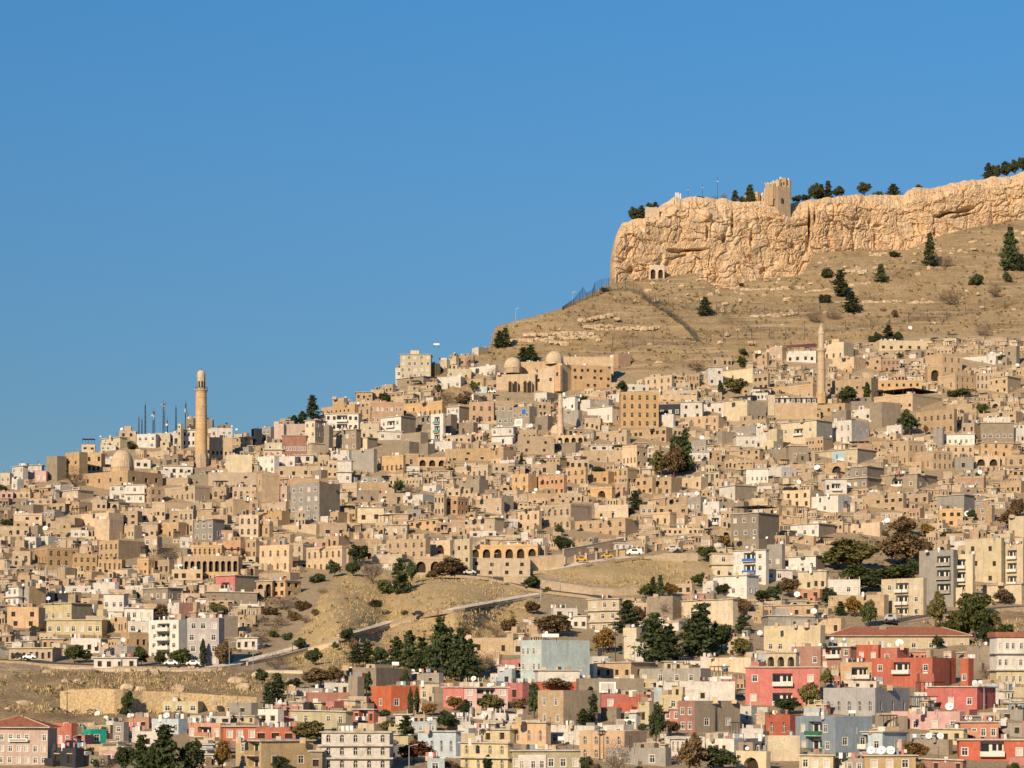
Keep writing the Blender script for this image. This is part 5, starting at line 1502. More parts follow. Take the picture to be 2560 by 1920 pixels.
# tile | x, base y, height, width, kind code  (p pine, c cypress, g green, o olive, a autumn, n brown, d dark green, x bare, b bush, r rust)
TREES = {
'A1': "1150 905 55 90 bd;630 1225 190 180 x;60 1560 75 120 bd;1958 742 62 28 p;20 1260 60 90 bg",
'A2': "490 645 200 95 p;400 690 110 60 c;330 705 90 60 c;290 705 70 60 c;1110 490 85 110 bg;1640 510 115 180 x;1800 505 130 160 bn;1570 400 70 60 bg;1880 420 110 70 g;1270 632 70 55 g;1230 1292 125 95 d;1330 1285 85 110 x;2060 310 115 120 x;1850 210 120 90 x;1680 1100 40 70 bd",
'A3': "95 150 120 90 p;160 150 140 110 p;940 412 105 85 d;1600 232 105 150 x;1990 205 110 80 g;2000 90 60 80 bg;1802 435 112 38 c;1930 425 150 200 o;1290 1140 230 170 o;1400 1145 270 190 n;1420 1100 320 150 d;1500 1105 365 110 p;1460 1110 300 110 p;1065 1425 155 110 p;80 1065 110 45 p;920 915 65 90 bg;415 1665 120 75 d;740 1095 50 120 bd;630 485 55 110 bg;740 1385 50 90 bx;130 1500 60 70 bg",
'A4': "690 525 175 165 d;855 500 170 50 c;1225 785 230 190 d;1680 445 80 220 bg;1590 450 70 90 bg;1850 605 105 100 g;1145 132 65 55 g;2000 160 90 90 g;1160 1665 190 260 n;1370 1665 115 120 a;2080 1600 210 200 n;2160 1500 190 120 n;1600 1668 75 200 bo;1365 782 90 40 n;1000 1650 60 80 bn;1300 620 70 60 x;1760 1520 90 80 d",
'B1': "1190 165 120 220 x;530 905 135 130 g;610 900 90 110 g;1010 925 140 110 g;1150 925 100 90 g;1290 932 130 165 g;1452 932 195 38 c;1600 935 195 120 n;1150 595 105 110 n;1550 562 95 110 o;915 1272 185 85 d;890 1285 80 90 bd;1000 1215 90 80 x;900 1690 210 150 d;1185 1740 380 200 p;1120 1730 260 160 d;1370 1720 270 190 d;1010 1720 290 130 p;1590 1680 230 110 a;770 1680 120 130 x;240 680 50 70 bd;310 680 60 70 bn;760 740 60 60 bn;640 1570 70 70 bd;730 1440 110 80 bg;690 1650 70 60 bd",
'B2': "740 205 165 140 d;560 292 130 100 d;695 292 120 105 d;830 335 200 160 x;1030 415 250 120 p;1110 335 175 80 d;925 405 120 130 bg;850 510 80 100 bd;1370 292 140 220 n;1260 295 70 90 bn;200 520 110 200 bx;340 525 90 130 bn;440 330 80 120 bd;650 755 105 100 d;690 800 90 60 bn;310 815 95 105 d;415 925 130 125 d;710 915 130 95 p;800 912 155 105 p;890 922 150 105 d;1000 932 210 110 p;1100 950 270 120 p;1190 980 250 110 p;1320 1005 420 150 p;1390 960 300 100 p;1455 1012 350 140 p;1535 1012 270 120 p;1250 990 250 110 d;1610 1005 200 170 x;1680 960 150 90 x;430 1085 160 200 n;560 1060 150 120 n;150 965 150 200 x;150 1195 210 110 p;85 1205 150 80 p;40 1055 110 95 d;265 1095 85 120 d;790 1145 200 75 d;1060 1095 140 70 d;1105 1285 200 34 c;1150 1265 180 32 c;1420 1245 110 110 a;1690 1275 150 190 o;1500 1285 115 60 c;1370 1385 140 150 d;950 1405 90 120 o;390 1480 160 250 o;1075 1500 210 120 p;1130 1610 150 240 r;170 1680 110 120 d;1400 1660 70 120 bn;1660 1665 100 60 c;1800 675 120 130 bn;1720 720 90 90 x;920 1310 80 90 d;1240 1280 90 110 a;1060 560 40 50 bn;570 800 60 50 bd;100 560 70 120 bn;60 640 80 110 bx;180 640 70 130 bx;270 600 80 110 bn;120 720 60 90 bg;30 760 90 120 bx;220 740 70 90 bd;350 620 60 90 bx;480 420 60 80 bx;420 560 50 70 bn;1620 640 60 80 bx;1500 690 50 70 bn",
'B3': "130 385 115 130 d;250 405 55 60 bg;300 715 160 260 n;140 560 110 110 n;360 105 115 130 d;650 830 175 165 a;830 695 230 150 p;900 640 160 100 n;1010 895 340 190 p;1120 905 260 160 p;1350 855 360 210 p;1270 850 250 130 p;1500 835 240 180 d;955 445 115 110 g;1062 445 165 55 p;1010 425 130 60 p;1140 435 110 100 a;1390 185 130 140 g;1520 85 100 90 a;1340 362 105 110 g;1510 422 85 110 d;1130 585 145 170 x;1650 565 135 120 n;1650 695 130 95 p;1640 855 130 130 o;330 1105 95 190 n;160 1295 260 95 d;50 1255 110 120 n;562 1335 255 75 c;510 1355 120 70 c;1030 1480 290 115 d;1140 1425 120 120 n;1760 1185 135 120 r;750 1700 260 210 x;1270 1710 320 210 n;1490 1690 200 250 d;530 1680 120 90 d;1790 472 95 120 d;600 1690 80 90 bn;900 1690 60 70 bd;930 1385 60 60 bd;1600 1130 60 120 bx",
'B4': "590 245 230 340 o;470 235 150 180 g;950 215 250 300 n;1080 195 210 180 n;850 345 150 300 g;980 340 160 220 d;720 395 140 210 d;620 330 130 200 g;1060 270 110 150 g;150 435 155 150 n;40 475 140 105 d;430 505 140 105 d;620 575 155 150 a;715 645 190 130 g;520 565 95 70 p;1200 655 280 150 o;1480 575 190 240 o;1480 750 340 220 g;1580 700 170 160 o;1350 640 120 130 o;1300 705 120 120 g;1390 740 130 100 g;1700 740 130 120 d;1560 760 140 110 d;1690 485 110 130 n;300 1225 180 150 o;410 1085 150 100 o;130 1270 130 190 d;780 785 65 120 bn;1560 1015 110 120 bx;1040 1610 140 190 a;30 1385 130 60 d;1220 805 95 90 d;1130 790 70 70 bn;1750 1690 100 90 bg;1280 480 70 70 bn;1100 1680 80 80 bn;700 330 120 150 d",
'T1': "1275 535 115 80 p;1340 530 105 90 p;1300 540 90 100 d;1400 442 50 50 p;1450 440 45 60 p;215 1545 130 90 p;265 1540 150 90 p;1840 1292 145 110 p;2080 392 88 70 p;1990 372 55 60 x;1915 378 42 60 bx;2190 390 120 80 p;2140 392 60 60 bd;1800 358 14 90 bg;2125 1055 30 50 bd;1050 1100 40 80 bn",
'T2': "50 385 125 80 p;420 392 55 80 d;490 388 60 80 d;560 380 140 100 p;610 378 120 90 p;665 372 140 85 p;750 352 90 95 p;950 338 112 105 p;1180 348 95 110 p;1065 335 32 90 bg;1380 272 22 60 bg;1930 215 125 90 p;1990 212 130 90 p;2070 192 120 90 p;2140 176 130 80 p;2200 156 140 80 p;650 988 95 110 bd;760 1142 205 140 p;640 1192 95 100 bd;850 1262 155 140 p;1080 1022 135 95 p;1465 895 250 100 p;1590 902 115 125 x;2100 925 330 140 p;2190 935 125 90 p;2075 1018 95 80 bd;1830 1052 115 115 bd;1630 1212 135 170 x;1980 1142 115 120 x;560 1352 105 120 bx;710 1332 120 130 x;1195 1302 75 60 bn;1195 822 55 90 bd;1140 1505 135 110 p;1060 1505 90 70 d;1220 1505 90 70 d;1890 1455 95 130 x;1010 1500 70 60 bd;2160 800 80 50 x;380 1090 50 60 bx;1100 1260 40 60 bx",
}
KD = {'p': ('pine', 'leaf_pine', 'pine_tree', 'dark green pine', 'pine tree'), 'c': ('cyp', 'leaf_pine', 'cypress_tree', 'narrow dark cypress', 'cypress'), 'g': ('broad', 'leaf_green', 'broadleaf_tree', 'round green tree', 'tree'),
      'd': ('broad', 'leaf_pine', 'evergreen_tree', 'dense dark green tree', 'tree'), 'o': ('broad', 'leaf_olive', 'broadleaf_tree', 'olive green tree', 'tree'), 'a': ('broad', 'leaf_autumn', 'autumn_tree', 'orange brown autumn tree', 'tree'),
      'n': ('broad', 'leaf_brown', 'autumn_tree', 'brown autumn tree', 'tree'), 'r': ('broad', 'leaf_rust', 'autumn_tree', 'rust red tree', 'tree'), 'x': ('bare', 'leaf_bare', 'bare_tree', 'bare grey brown tree', 'tree'),
      'bd': ('bush', 'leaf_pine', 'bush', 'dark green bush', 'bush'), 'bg': ('bush', 'leaf_green', 'bush', 'green bush', 'bush'), 'bn': ('bush', 'leaf_brown', 'bush', 'brown bush', 'bush'),
      'bo': ('bush', 'leaf_olive', 'bush', 'olive green bush', 'bush'), 'bx': ('bare', 'leaf_bare', 'bare_bush', 'bare twiggy bush', 'bush')}
def cliff_top_depth(u): return float(cliffY(u))+17
def tree_cover():
    for t, rows in TREES.items():
        for row in rows.split(';'):
            x, y, h, wd, k = row.split(); x, y, h, wd = float(x), float(y), float(h), float(wd); sc = TILES[t][2]; u, v = tp(t, x, y)
            if wd*sc > 16: COVER.append((u-wd*sc*.45, u+wd*sc*.45, v-h*sc, v, D(u, v)-1.5))
def build_trees():
    rng = random.Random(21); n = 0
    for t, rows in TREES.items():
        for row in rows.split(';'):
            x, y, h, wd, k = row.split(); x, y, h, wd = float(x), float(y), float(h), float(wd)
            u, v = tp(t, x, y); sc = TILES[t][2]
            kind, mat, nm, look, cat = KD[k]
            ontop = (t == 'T1' and y < 560 and x > 1200) or (t == 'T2' and y < 400)
            Y = cliff_top_depth(u)+rng.uniform(2, 10) if ontop else D(u, v)-1.5
            if ontop and kind == 'pine' and rng.random() < .65: kind, mat, nm, look, cat = KD['d']
            base = P(u, v, Y)
            if ontop: base.z -= 1.0
            H = h*sc/F*Y + (1.0 if ontop else 0); R = wd*sc/2/F*Y/RAD[kind]*{'pine': 1.3 if t[0] == 'T' else 1.62, 'broad': 1.22, 'cyp': 1.15}.get(kind, 1.1)
            root = empty(nm, base)
            sd_ = rng.randint(0, 2)
            me = crown(kind, sd_); o = link('crown', me, root); o.scale = (R, R, H); o.rotation_euler = (0, 0, rng.uniform(0, 6.28))
            o.material_slots[0].link = 'OBJECT'; o.material_slots[0].material = MATS['leaf_hill' if t[0] == 'T' and mat == 'leaf_pine' and rng.random() < .75 else mat]
            q = link('trunk', trunk_mesh(kind, sd_), root); q.scale = (H*.8, H*.8, H)
            size = 'tall ' if H > 11 else 'small ' if H < 4.5 else ''
            where = u, v-h*sc/2
            lab = autolabel((size+look), *where)
            tag(root, lab, cat, {'pine tree': 'pines of the hill and gardens', 'cypress': 'cypresses', 'bush': 'bushes on the slopes'}.get(cat, 'trees among the houses')); n += 1
    return n
# ------------------------------------------------------------------ walls, roads, fences
def wall_strip(name, t, pts, mat, label, cat='wall', thick=.7, posts=None, group=None, cap=True, near=None):
    Q = []
    for x, y0, y1 in pts:
        u, va = tp(t, x, y0); _, vb = tp(t, x, y1); Y = D(u, vb)
        if near: Y = Y*.2+near*.8
        Q.append((P(u, vb, Y), (vb-va)/F*Y))
    o = Q[len(Q)//2][0]; root = empty(name, o); mb = MB(); cp = MB()
    for (a, ha), (b, hb) in zip(Q[:-1], Q[1:]):
        d = (b-a); d.z = 0; n = Vector((-d.y, d.x, 0)).normalized()*thick
        A = a-o; B = b-o; dn = Vector((0,0,-2.5))
        for f in ([A+dn, B+dn, B+Vector((0,0,hb)), A+Vector((0,0,ha))], [A+Vector((0,0,ha)), B+Vector((0,0,hb)), B+n+Vector((0,0,hb)), A+n+Vector((0,0,ha))],
                  [B+n+dn, A+n+dn, A+n+Vector((0,0,ha)), B+n+Vector((0,0,hb))]): mb.poly(f, mat)
        if cap:
            e = n.normalized()*-.12; u_ = Vector((0,0,.16))
            f0 = [A+e+Vector((0,0,ha+.01)), B+e+Vector((0,0,hb+.01)), B+n-e+Vector((0,0,hb+.01)), A+n-e+Vector((0,0,ha+.01))]
            f1 = [p+u_ for p in f0]; cp.poly(f1, 'slab')
            for i in range(4): cp.poly([f0[i], f0[(i+1) % 4], f1[(i+1) % 4], f1[i]], 'slab')
    for i in (0, -1):
        a, h = Q[i]; j = 1 if i == 0 else -2; d = (Q[j][0]-a); d.z = 0; n = Vector((-d.y, d.x, 0)).normalized()*thick*(1 if i == 0 else -1); A = a-o
        mb.poly([A+Vector((0,0,-2.5)), A+n+Vector((0,0,-2.5)), A+n+Vector((0,0,h)), A+Vector((0,0,h))], mat)
    mb.build('wall', root)
    if cap: cp.build('coping', root)
    if posts:
        tot = len(Q)-1
        for i in range(posts+1):
            f = i/posts*tot; k = min(int(f), tot-1); w_ = f-k; p = Q[k][0].lerp(Q[k+1][0], w_)-o; h = Q[k][1]*(1-w_)+Q[k+1][1]*w_
            pb = MB(); pb.box(-.35, .35, -.35, .75, -1.5, h+.7, 'wall_s'); q = pb.build('post', root); q.location = p
    tag(root, label, cat, group); c = Q[len(Q)//2]; ANCH.append((label, *tp(t, pts[len(pts)//2][0], (pts[len(pts)//2][1]+pts[len(pts)//2][2])/2)))
    return root
def road(name, pts, half, mat, label, lift=.12):
    mb = MB(); L = []; R = []
    dense = []
    for (t, x, y), (t2, x2, y2) in zip(pts[:-1], pts[1:]):
        a = tp(t, x, y); b = tp(t2, x2, y2)
        for i in range(6): dense.append((a[0]+(b[0]-a[0])*i/6, a[1]+(b[1]-a[1])*i/6))
    dense.append(tp(*pts[-1]))
    W3 = [at(u, v) for u, v in dense]
    for i, p in enumerate(W3):
        d = W3[min(i+1, len(W3)-1)]-W3[max(i-1, 0)]; d.z = 0; n = Vector((-d.y, d.x, 0)).normalized()*half
        L.append(p+n+Vector((0,0,lift+.9))); R.append(p-n*.6+Vector((0,0,lift+.5)))
    for i in range(len(W3)-1): mb.poly([R[i], R[i+1], L[i+1], L[i]] if (R[i+1]-R[i]).cross(L[i]-R[i]).z > 0 else [R[i], L[i], L[i+1], R[i+1]], mat)
    for i in range(len(W3)-1):       # shoulder down to the slope
        dn = Vector((0,-.6,-1.0)); mb.poly([R[i]+dn, R[i+1]+dn, R[i+1], R[i]], 'ground')
    tag(mb.build(name), label, 'road', None, 'structure')
def fence(t_pts, label, short, post_step=1, wires=9, mesh=True):
    Q = []; tk = 1.45 if wires > 10 else 1.15
    for t, x, y0, y1 in t_pts:
        u, va = tp(t, x, y0); _, vb = tp(t, x, y1); Y = D(u, vb)-.5; Q.append((P(u, vb, Y), (vb-va)/F*Y))
    o = Q[len(Q)//2][0].copy(); root = empty('mesh_fence', o); net = MB()
    for i, (a, h) in enumerate(Q):
        pb = MB(); pb.tube((0,0,-.6), (0,0,h), .11, .09, 'iron', 6); pb.tube((0,0,h*.55), (.9,-1.2,-.3), .06, .06, 'iron', 5); q = pb.build('post', root); q.location = a-o
    for (a, ha), (b, hb) in zip(Q[:-1], Q[1:]):
        A = a-o; B = b-o; n = max(2, int((B-A).length/2.0))
        for k in range(wires):
            f = (k+.5)/wires; net.tube(A+Vector((0,0,ha*f)), B+Vector((0,0,hb*f)), .035*tk, .035*tk, 'net', 3)
        for k in range(1, n):
            w_ = k/n; p = A.lerp(B, w_); h = ha*(1-w_)+hb*w_; net.tube(p, p+Vector((0,0,h)), .03*tk, .03*tk, 'net', 3)
    net.build('wire_mesh', root)
    tag(root, label, 'fence', 'wire fences on the bare hill'); m = t_pts[len(t_pts)//2]; ANCH.append((short, *tp(m[0], m[1], m[2])))
def walls_roads():
    wall_strip('retaining_wall', 'B1', [(430,1112,1150),(470,1106,1165),(560,1098,1215),(640,1093,1245),(700,1090,1266),(820,1095,1290),(880,1100,1276),(950,1108,1240),(1020,1110,1215),(1160,1112,1200),(1400,1125,1192),(1600,1140,1197),(1835,1152,1192)], 'rubble',
               "long honey retaining wall below the bare slope", cap=False, near=562)
    wall_strip('retaining_wall', 'B3', [(-60,282,345),(0,290,352),(190,315,385),(400,345,410),(560,370,428),(720,382,428),(915,366,420)], 'wall_s', "long pale wall below the grassy mound")
    wall_strip('parapet_wall', 'B3', [(375,162,200),(540,135,178),(700,108,152),(860,85,128),(1000,68,110),(1180,46,84),(1340,25,60)], 'wall_t', "stepped parapet wall with posts above the car park", posts=13)
    wall_strip('retaining_wall', 'B3', [(120,150,268),(240,142,255),(372,132,235)], 'wall_s', "plain pale wall under the pointed arch mansion")
    wall_strip('retaining_wall', 'B3', [(372,96,170),(520,72,138),(800,16,92)], 'wall_t', "tan wall stepping up behind the car park")
    wall_strip('retaining_wall', 'B3', [(800,38,84),(1050,10,62),(1300,-14,38)], 'wall_s', "upper pale wall above the parapet posts")
    wall_strip('retaining_wall', 'B3', [(1010,146,172),(1100,126,186),(1330,126,192)], 'wall_s', "low pale block wall below the parked white car")
    wall_strip('roadside_wall', 'B2', [(-60,905,926),(180,856,880),(370,803,828),(590,750,772)], 'wall_s', "taller pale wall along the lower hill road", thick=.5)
    wall_strip('roadside_wall', 'B2', [(690,712,719),(950,640,647),(1120,600,607),(1400,548,555),(1831,468,475),(2030,436,443)], 'wall_s', "thin pale wall along the road across the mound", thick=.5)
    wall_strip('roadside_wall', 'B4', [(980,618,634),(1150,590,605),(1340,562,578),(1600,540,556),(1840,522,538)], 'wall_s', "low kerb wall along the right hand road", thick=.5)
    wall_strip('roadside_wall', 'B1', [(345,934,946),(520,942,954),(690,948,960),(1000,952,964),(1300,955,968),(1560,960,972)], 'wall_s', "low kerb wall before the shop row", thick=.5)
    wall_strip('roadside_wall', 'B2', [(60,962,982),(200,962,982),(335,966,986)], 'wall_s', "short pale wall on the lower left slope", thick=.5)
    wall_strip('stone_terrace', 'A1', [(640,1000,1060),(760,1010,1080),(870,1040,1100)], 'wall_t', "broken stone terrace left of the ribbed dome")
    road('road', [('B1',1500,962),('B1',1700,930),('B1',1835,893),('B2',180,850),('B2',370,795),('B2',590,745),('B2',690,706),('B2',950,634),('B2',1120,594),('B2',1400,542),('B2',1835,462),('B3',200,428)], 1.7, 'paving', "pale road climbing across the dry mounds")
    road('road', [('B2',1280,288),('B2',1500,296),('B2',1690,312),('B2',1831,345),('B3',120,378),('B3',260,405),('B3',420,425),('B3',560,442),('B3',700,470)], 3.6, 'asphalt', "grey road curving round the mound")
    road('road', [('B3',-20,276),('B3',240,262),('B3',400,232),('B3',540,202),('B3',700,182),('B3',930,156),('B3',1100,175),('B3',1250,196)], 4.2, 'paving', "car park road below the parapet wall")
    road('road', [('B1',-20,905),('B1',200,912),('B1',345,930),('B1',690,945),('B1',1000,950),('B1',1300,953),('B1',1560,958)], 3.6, 'asphalt', "grey road before the shops")
    road('road', [('B4',880,640),('B4',980,615),('B4',1150,586),('B4',1340,558),('B4',1600,536),('B4',1840,518)], 4.0, 'asphalt', "grey road before the concrete apartments")
    fence([('T1',712,1225,1248),('T1',800,1160,1205),('T1',850,1105,1182),('T1',875,1062,1172),('T1',905,1112,1165),('T1',950,1090,1150),('T1',970,1028,1138),('T1',1025,1003,1118),('T1',1080,992,1104),('T1',1150,998,1104),('T1',1210,1000,1108),('T1',1275,1030,1118),('T1',1345,1068,1138)],
          "tall dark wire fence standing against the sky on the ridge", "tall ridge fence", wires=14)
    fence([('T1',1345,1100,1150),('T1',1400,1132,1190),('T1',1460,1168,1228),('T1',1540,1222,1280),('T1',1600,1272,1330),('T1',1650,1312,1372),('T1',1710,1362,1425),('T1',1775,1412,1492)], "dark wire fence running diagonally down the hill", "diagonal wire fence", wires=14)
    fence([('T1',1110,1462,1560),('T1',1270,1450,1550),('T1',1430,1432,1540),('T1',1580,1425,1530),('T1',1730,1420,1520),('T1',1850,1410,1510),('T1',1985,1400,1500),('T1',2100,1400,1500),('T2',60,1392,1486),('T2',200,1385,1478),('T2',330,1380,1466),('T2',480,1368,1452)], "wire fence with leaning posts below the dry slope", "lower hill fence")
    fence([('T2',640,1350,1430),('T2',800,1325,1410),('T2',1000,1298,1382),('T2',1150,1285,1368),('T2',1300,1262,1345),('T2',1450,1245,1325),('T2',1600,1228,1305),('T2',1750,1205,1285),('T2',1900,1180,1262),('T2',2060,1150,1230),('T2',2230,1118,1195)], "long wire fence rising to the right across the slope", "right hill fence")
    fence([('T1',1400,1098,1175),('T1',1450,1112,1200),('T1',1550,1130,1212),('T1',1690,1150,1235),('T1',1800,1165,1250),('T1',1930,1175,1270),('T1',2060,1180,1272),('T1',2180,1190,1272),('T2',160,1196,1290),('T2',430,1212,1320),('T2',600,1182,1284)], "thin wire fence on the slope right below the cliff", "upper hill fence")
# ------------------------------------------------------------------ small things
def car(t, x, y, wd, ht, mat, label, van=False):
    u, v = tp(t, x, y); Y = D(u, v)-3.5; sc = TILES[t][2]; L = min(max(wd*sc/F*Y, 3.6), 5.4); H = 2.0 if van else 1.45
    o = P(u, v, Y); o.z += .9; root = empty('van' if van else 'car', o, rz=random.Random(int(x)).uniform(-.15, .15)); h = L/2
    mb = MB(); w_ = .85
    if van: low = [(-h,.3),(h,.3),(h,1.0),(h*.99,1.05),(-h*.95,1.1),(-h,.9)]; cab = [(-h*.55,1.95),(h*.95,2.0),(h*.99,1.05),(-h*.92,1.08)]
    else: low = [(-h,.3),(h,.3),(h,.75),(h*.95,.9),(-h*.92,.88),(-h,.7)]; cab = [(-h*.38,1.42),(h*.42,1.42),(h*.78,.9),(-h*.66,.88)]
    def ext(poly, a, b, m):
        n = len(poly); mb.poly([(x_, a, z_) for x_, z_ in poly], m); mb.poly([(x_, b, z_) for x_, z_ in poly][::-1], m)
        for i in range(n):
            p, q = poly[i], poly[(i+1) % n]; mb.poly([(p[0],a,p[1]),(p[0],b,p[1]),(q[0],b,q[1]),(q[0],a,q[1])], m)
    ext(low, -w_, w_, mat); ext(cab, -w_*.9, w_*.9, mat); mb.build('body', root)
    g = MB(); z0, z1 = (1.15, 1.8) if van else (.95, 1.35); g.box(-h*.34, h*.36, -w_*.93, w_*.93, z0, z1, 'glass'); g.build('window', root)
    for sx in (-1, 1):
        for sy in (-1, 1):
            k = MB(); k.tube((sx*h*.62, sy*.66, .32), (sx*h*.62, sy*.9, .32), .32, .32, 'tyre', 12); k.build('wheel', root)
    tag(root, label, 'van' if van else 'car', 'vehicles on the hill roads')
def pole(t, x, y0, y1, kind='lamp'):
    u, va = tp(t, x, y0); _, vb = tp(t, x, y1); ontop = vb < 520
    Y = cliff_top_depth(u)+2 if ontop else D(u, vb)-.8
    o = P(u, vb, Y); o.z -= .5; H = (vb-va)/F*Y+.5
    nm, cat = {'lamp': ('street_lamp', 'street lamp'), 'pole': ('utility_pole', 'pole'), 'flag': ('flagpole', 'flagpole'), 'mast': ('antenna_mast', 'mast')}[kind]
    root = empty(nm, o); mb = MB(); mb.tube((0,0,-.5), (0,0,H), .14 if kind != 'lamp' else .11, .07, 'metal' if kind == 'lamp' else 'iron', 8); mb.build('mast' if kind != 'lamp' else 'post', root)
    if kind == 'lamp':
        a = MB(); a.tube((0,0,H-.1), (1.3,-.3,H+.25), .05, .05, 'metal', 5); a.build('arm', root); l = MB(); l.box(1.0, 1.7, -.5, -.2, H+.12, H+.28, 'metal'); l.build('lamp_head', root)
    elif kind == 'pole':
        a = MB(); a.box(-.8, .8, -.07, .07, H-.5, H-.36, 'iron'); a.build('crossarm', root)
        for s in (-.7, 0, .7): i = MB(); i.tube((s,0,H-.36), (s,0,H-.15), .05, .05, 'frame', 5); i.build('insulator', root)
    elif kind == 'flag':
        a = MB(); a.poly([(.08,-.02,H-.2),(.9,.3,H-.5),(.7,.1,H-3.4),(.08,0,H-3.0)], 'flag_red'); a.poly([(.08,.02,H-3.0),(.7,.14,H-3.4),(.9,.34,H-.5),(.08,.02,H-.2)], 'flag_red'); a.build('flag', root)
    else:
        a = MB(); a.box(-.5, .5, -.1, .1, H*.75, H*.8, 'metal'); a.build('antenna', root)
    lab = autolabel({'lamp': 'thin grey street lamp', 'pole': 'dark wooden utility pole', 'flag': 'flagpole with a limp red flag', 'mast': 'thin dark antenna mast'}[kind], u, (va+vb)/2)
    tag(root, lab, cat, {'lamp': 'street lamps', 'pole': 'utility poles', 'flag': 'flagpoles on the citadel', 'mast': 'masts'}[kind])
def lattice(x, y0, y1, wpx, dishes, label):
    u, va = tp('A1', x, y0); _, vb = tp('A1', x, y1+25); Y = D(u, 1092)+14; o = P(u, vb, Y); H = (vb-va)/F*Y; r = wpx*.28933/F*Y/2
    root = empty('antenna_mast', o); mb = MB(); L = [Vector((math.cos(a), math.sin(a), 0)) for a in (-1.57, .52, 2.62)]
    n = max(5, int(H/2.2))
    for l in L: mb.tube(l*r*1.1+Vector((0,0,-4)), l*r*.55+Vector((0,0,H*.92)), .11, .08, 'iron', 5)
    for i in range(n):
        z = H*.92*i/n; z2 = H*.92*(i+1)/n; ra = r*(1.1-.55*i/n); rb = r*(1.1-.55*(i+1)/n)
        for k in range(3):
            mb.tube(L[k]*ra+Vector((0,0,z)), L[(k+1) % 3]*rb+Vector((0,0,z2)), .06, .06, 'iron', 4); mb.tube(L[k]*ra+Vector((0,0,z)), L[(k+1) % 3]*ra+Vector((0,0,z)), .06, .06, 'iron', 4)
    mb.tube((0,0,H*.9), (0,0,H+1), .07, .04, 'iron', 5); mb.build('tower', root)
    rng = random.Random(int(x))
    for i in range(dishes):
        z = H*rng.uniform(.55, .95); a = rng.uniform(-2.6, -.5); b = MB()
        if i % 2: b.lathe([(.05,-.15),(.35,-.1),(.5,.05)], 14, 'metal'); q = b.build('dish', root); q.rotation_euler = (math.pi/2, 0, a+1.57)
        else: b.box(-.13, .13, -.1, .1, -.8, .8, 'metal'); q = b.build('panel_antenna', root); q.rotation_euler = (0, 0, a)
        q.location = (math.cos(a)*(r+.4), math.sin(a)*(r+.4), z)
    tag(root, label, 'mast', 'antenna masts on the skyline')
def rest_on(u, vb):
    """the roof under a pixel: (point, owner)"""
    best = None
    for r in RECTS:
        if r[0]-2 < u < r[1]+2 and -14 < r[2]-vb < 12:
            d = abs(r[2]-vb)
            if best is None or d < best[0]: best = (d, r)
    if best:
        r = best[1]; Y = r[4]+3.0; return P(u, r[2], Y), r
    return at(u, vb)+Vector((0,-1.0,.3)), None
def dish(t, x, y, dia, mat='dish'):
    sc = TILES[t][2]; u, v = tp(t, x, y); vb = v+dia*sc*.75; p, r = rest_on(u, vb); k = p.y/F
    R = dia*sc/2*k; zc = (V0-v)*k-p.z; zc = max(zc, R*1.1)
    root = empty('satellite_dish', p); b = MB(); prof = [(R*f, -R*.28*(1-f*f)) for f in (.02, .3, .55, .8, 1.0)]; b.lathe(prof, 20, mat, caps=False)
    b.lathe([(q, z-.03) for q, z in prof][::-1], 20, mat, caps=False)
    q = b.build('reflector', root, smooth=True); q.location = (0, 0, zc); rr = random.Random(int(x)); q.rotation_euler = (math.radians(62), 0, math.radians(rr.uniform(-30, 10)))
    m = MB(); m.tube((0,.1,-.6), (0,.1,zc), .06, .05, 'metal', 6); m.build('post', root)
    f = MB(); a = q.rotation_euler.to_matrix() @ Vector((0,0,R*.9)); f.tube((0,0,zc-R*.4), (a.x, a.y, zc+a.z), .03, .03, 'metal', 4); f.box(a.x-.1, a.x+.1, a.y-.1, a.y+.1, zc+a.z-.1, zc+a.z+.1, 'metal'); f.build('feed_arm', root)
    lab = autolabel(('large ' if R > .95 else 'small ' if R < .5 else '')+('white' if mat == 'dish' else 'grey')+' satellite dish', u, v)
    tag(root, lab, 'satellite dish', 'satellite dishes on the roofs')
def tank(t, x, y, w_, h_, flat=True, mat='tank'):
    sc = TILES[t][2]; u, vb = tp(t, x, y+h_/2); p, r = rest_on(u, vb); k = p.y/F; W = w_*sc*k; H = h_*sc*k
    root = empty('water_tank', p); b = MB(); s = MB()
    if flat:
        b.tube((-W/2,0,H*.5+.4), (W/2,0,H*.5+.4), H/2, H/2, mat, 16)
        for xx in (-W*.35, W*.35): s.box(xx-.08, xx+.08, -H*.4, H*.4, -.6, .6, 'iron')
    else:
        b.lathe([(W/2,.3),(W/2,H*.85),(W*.3,H*.97),(W*.12,H)], 16, mat); s.box(-W*.5, W*.5, -W*.5, W*.5, -.6, .3, 'slab')
    b.build('tank', root, smooth=False); s.build('stand', root)
    lab = autolabel(('white horizontal' if flat else 'cream upright')+' water tank', u, vb); tag(root, lab, 'water tank', 'water tanks on the roofs')
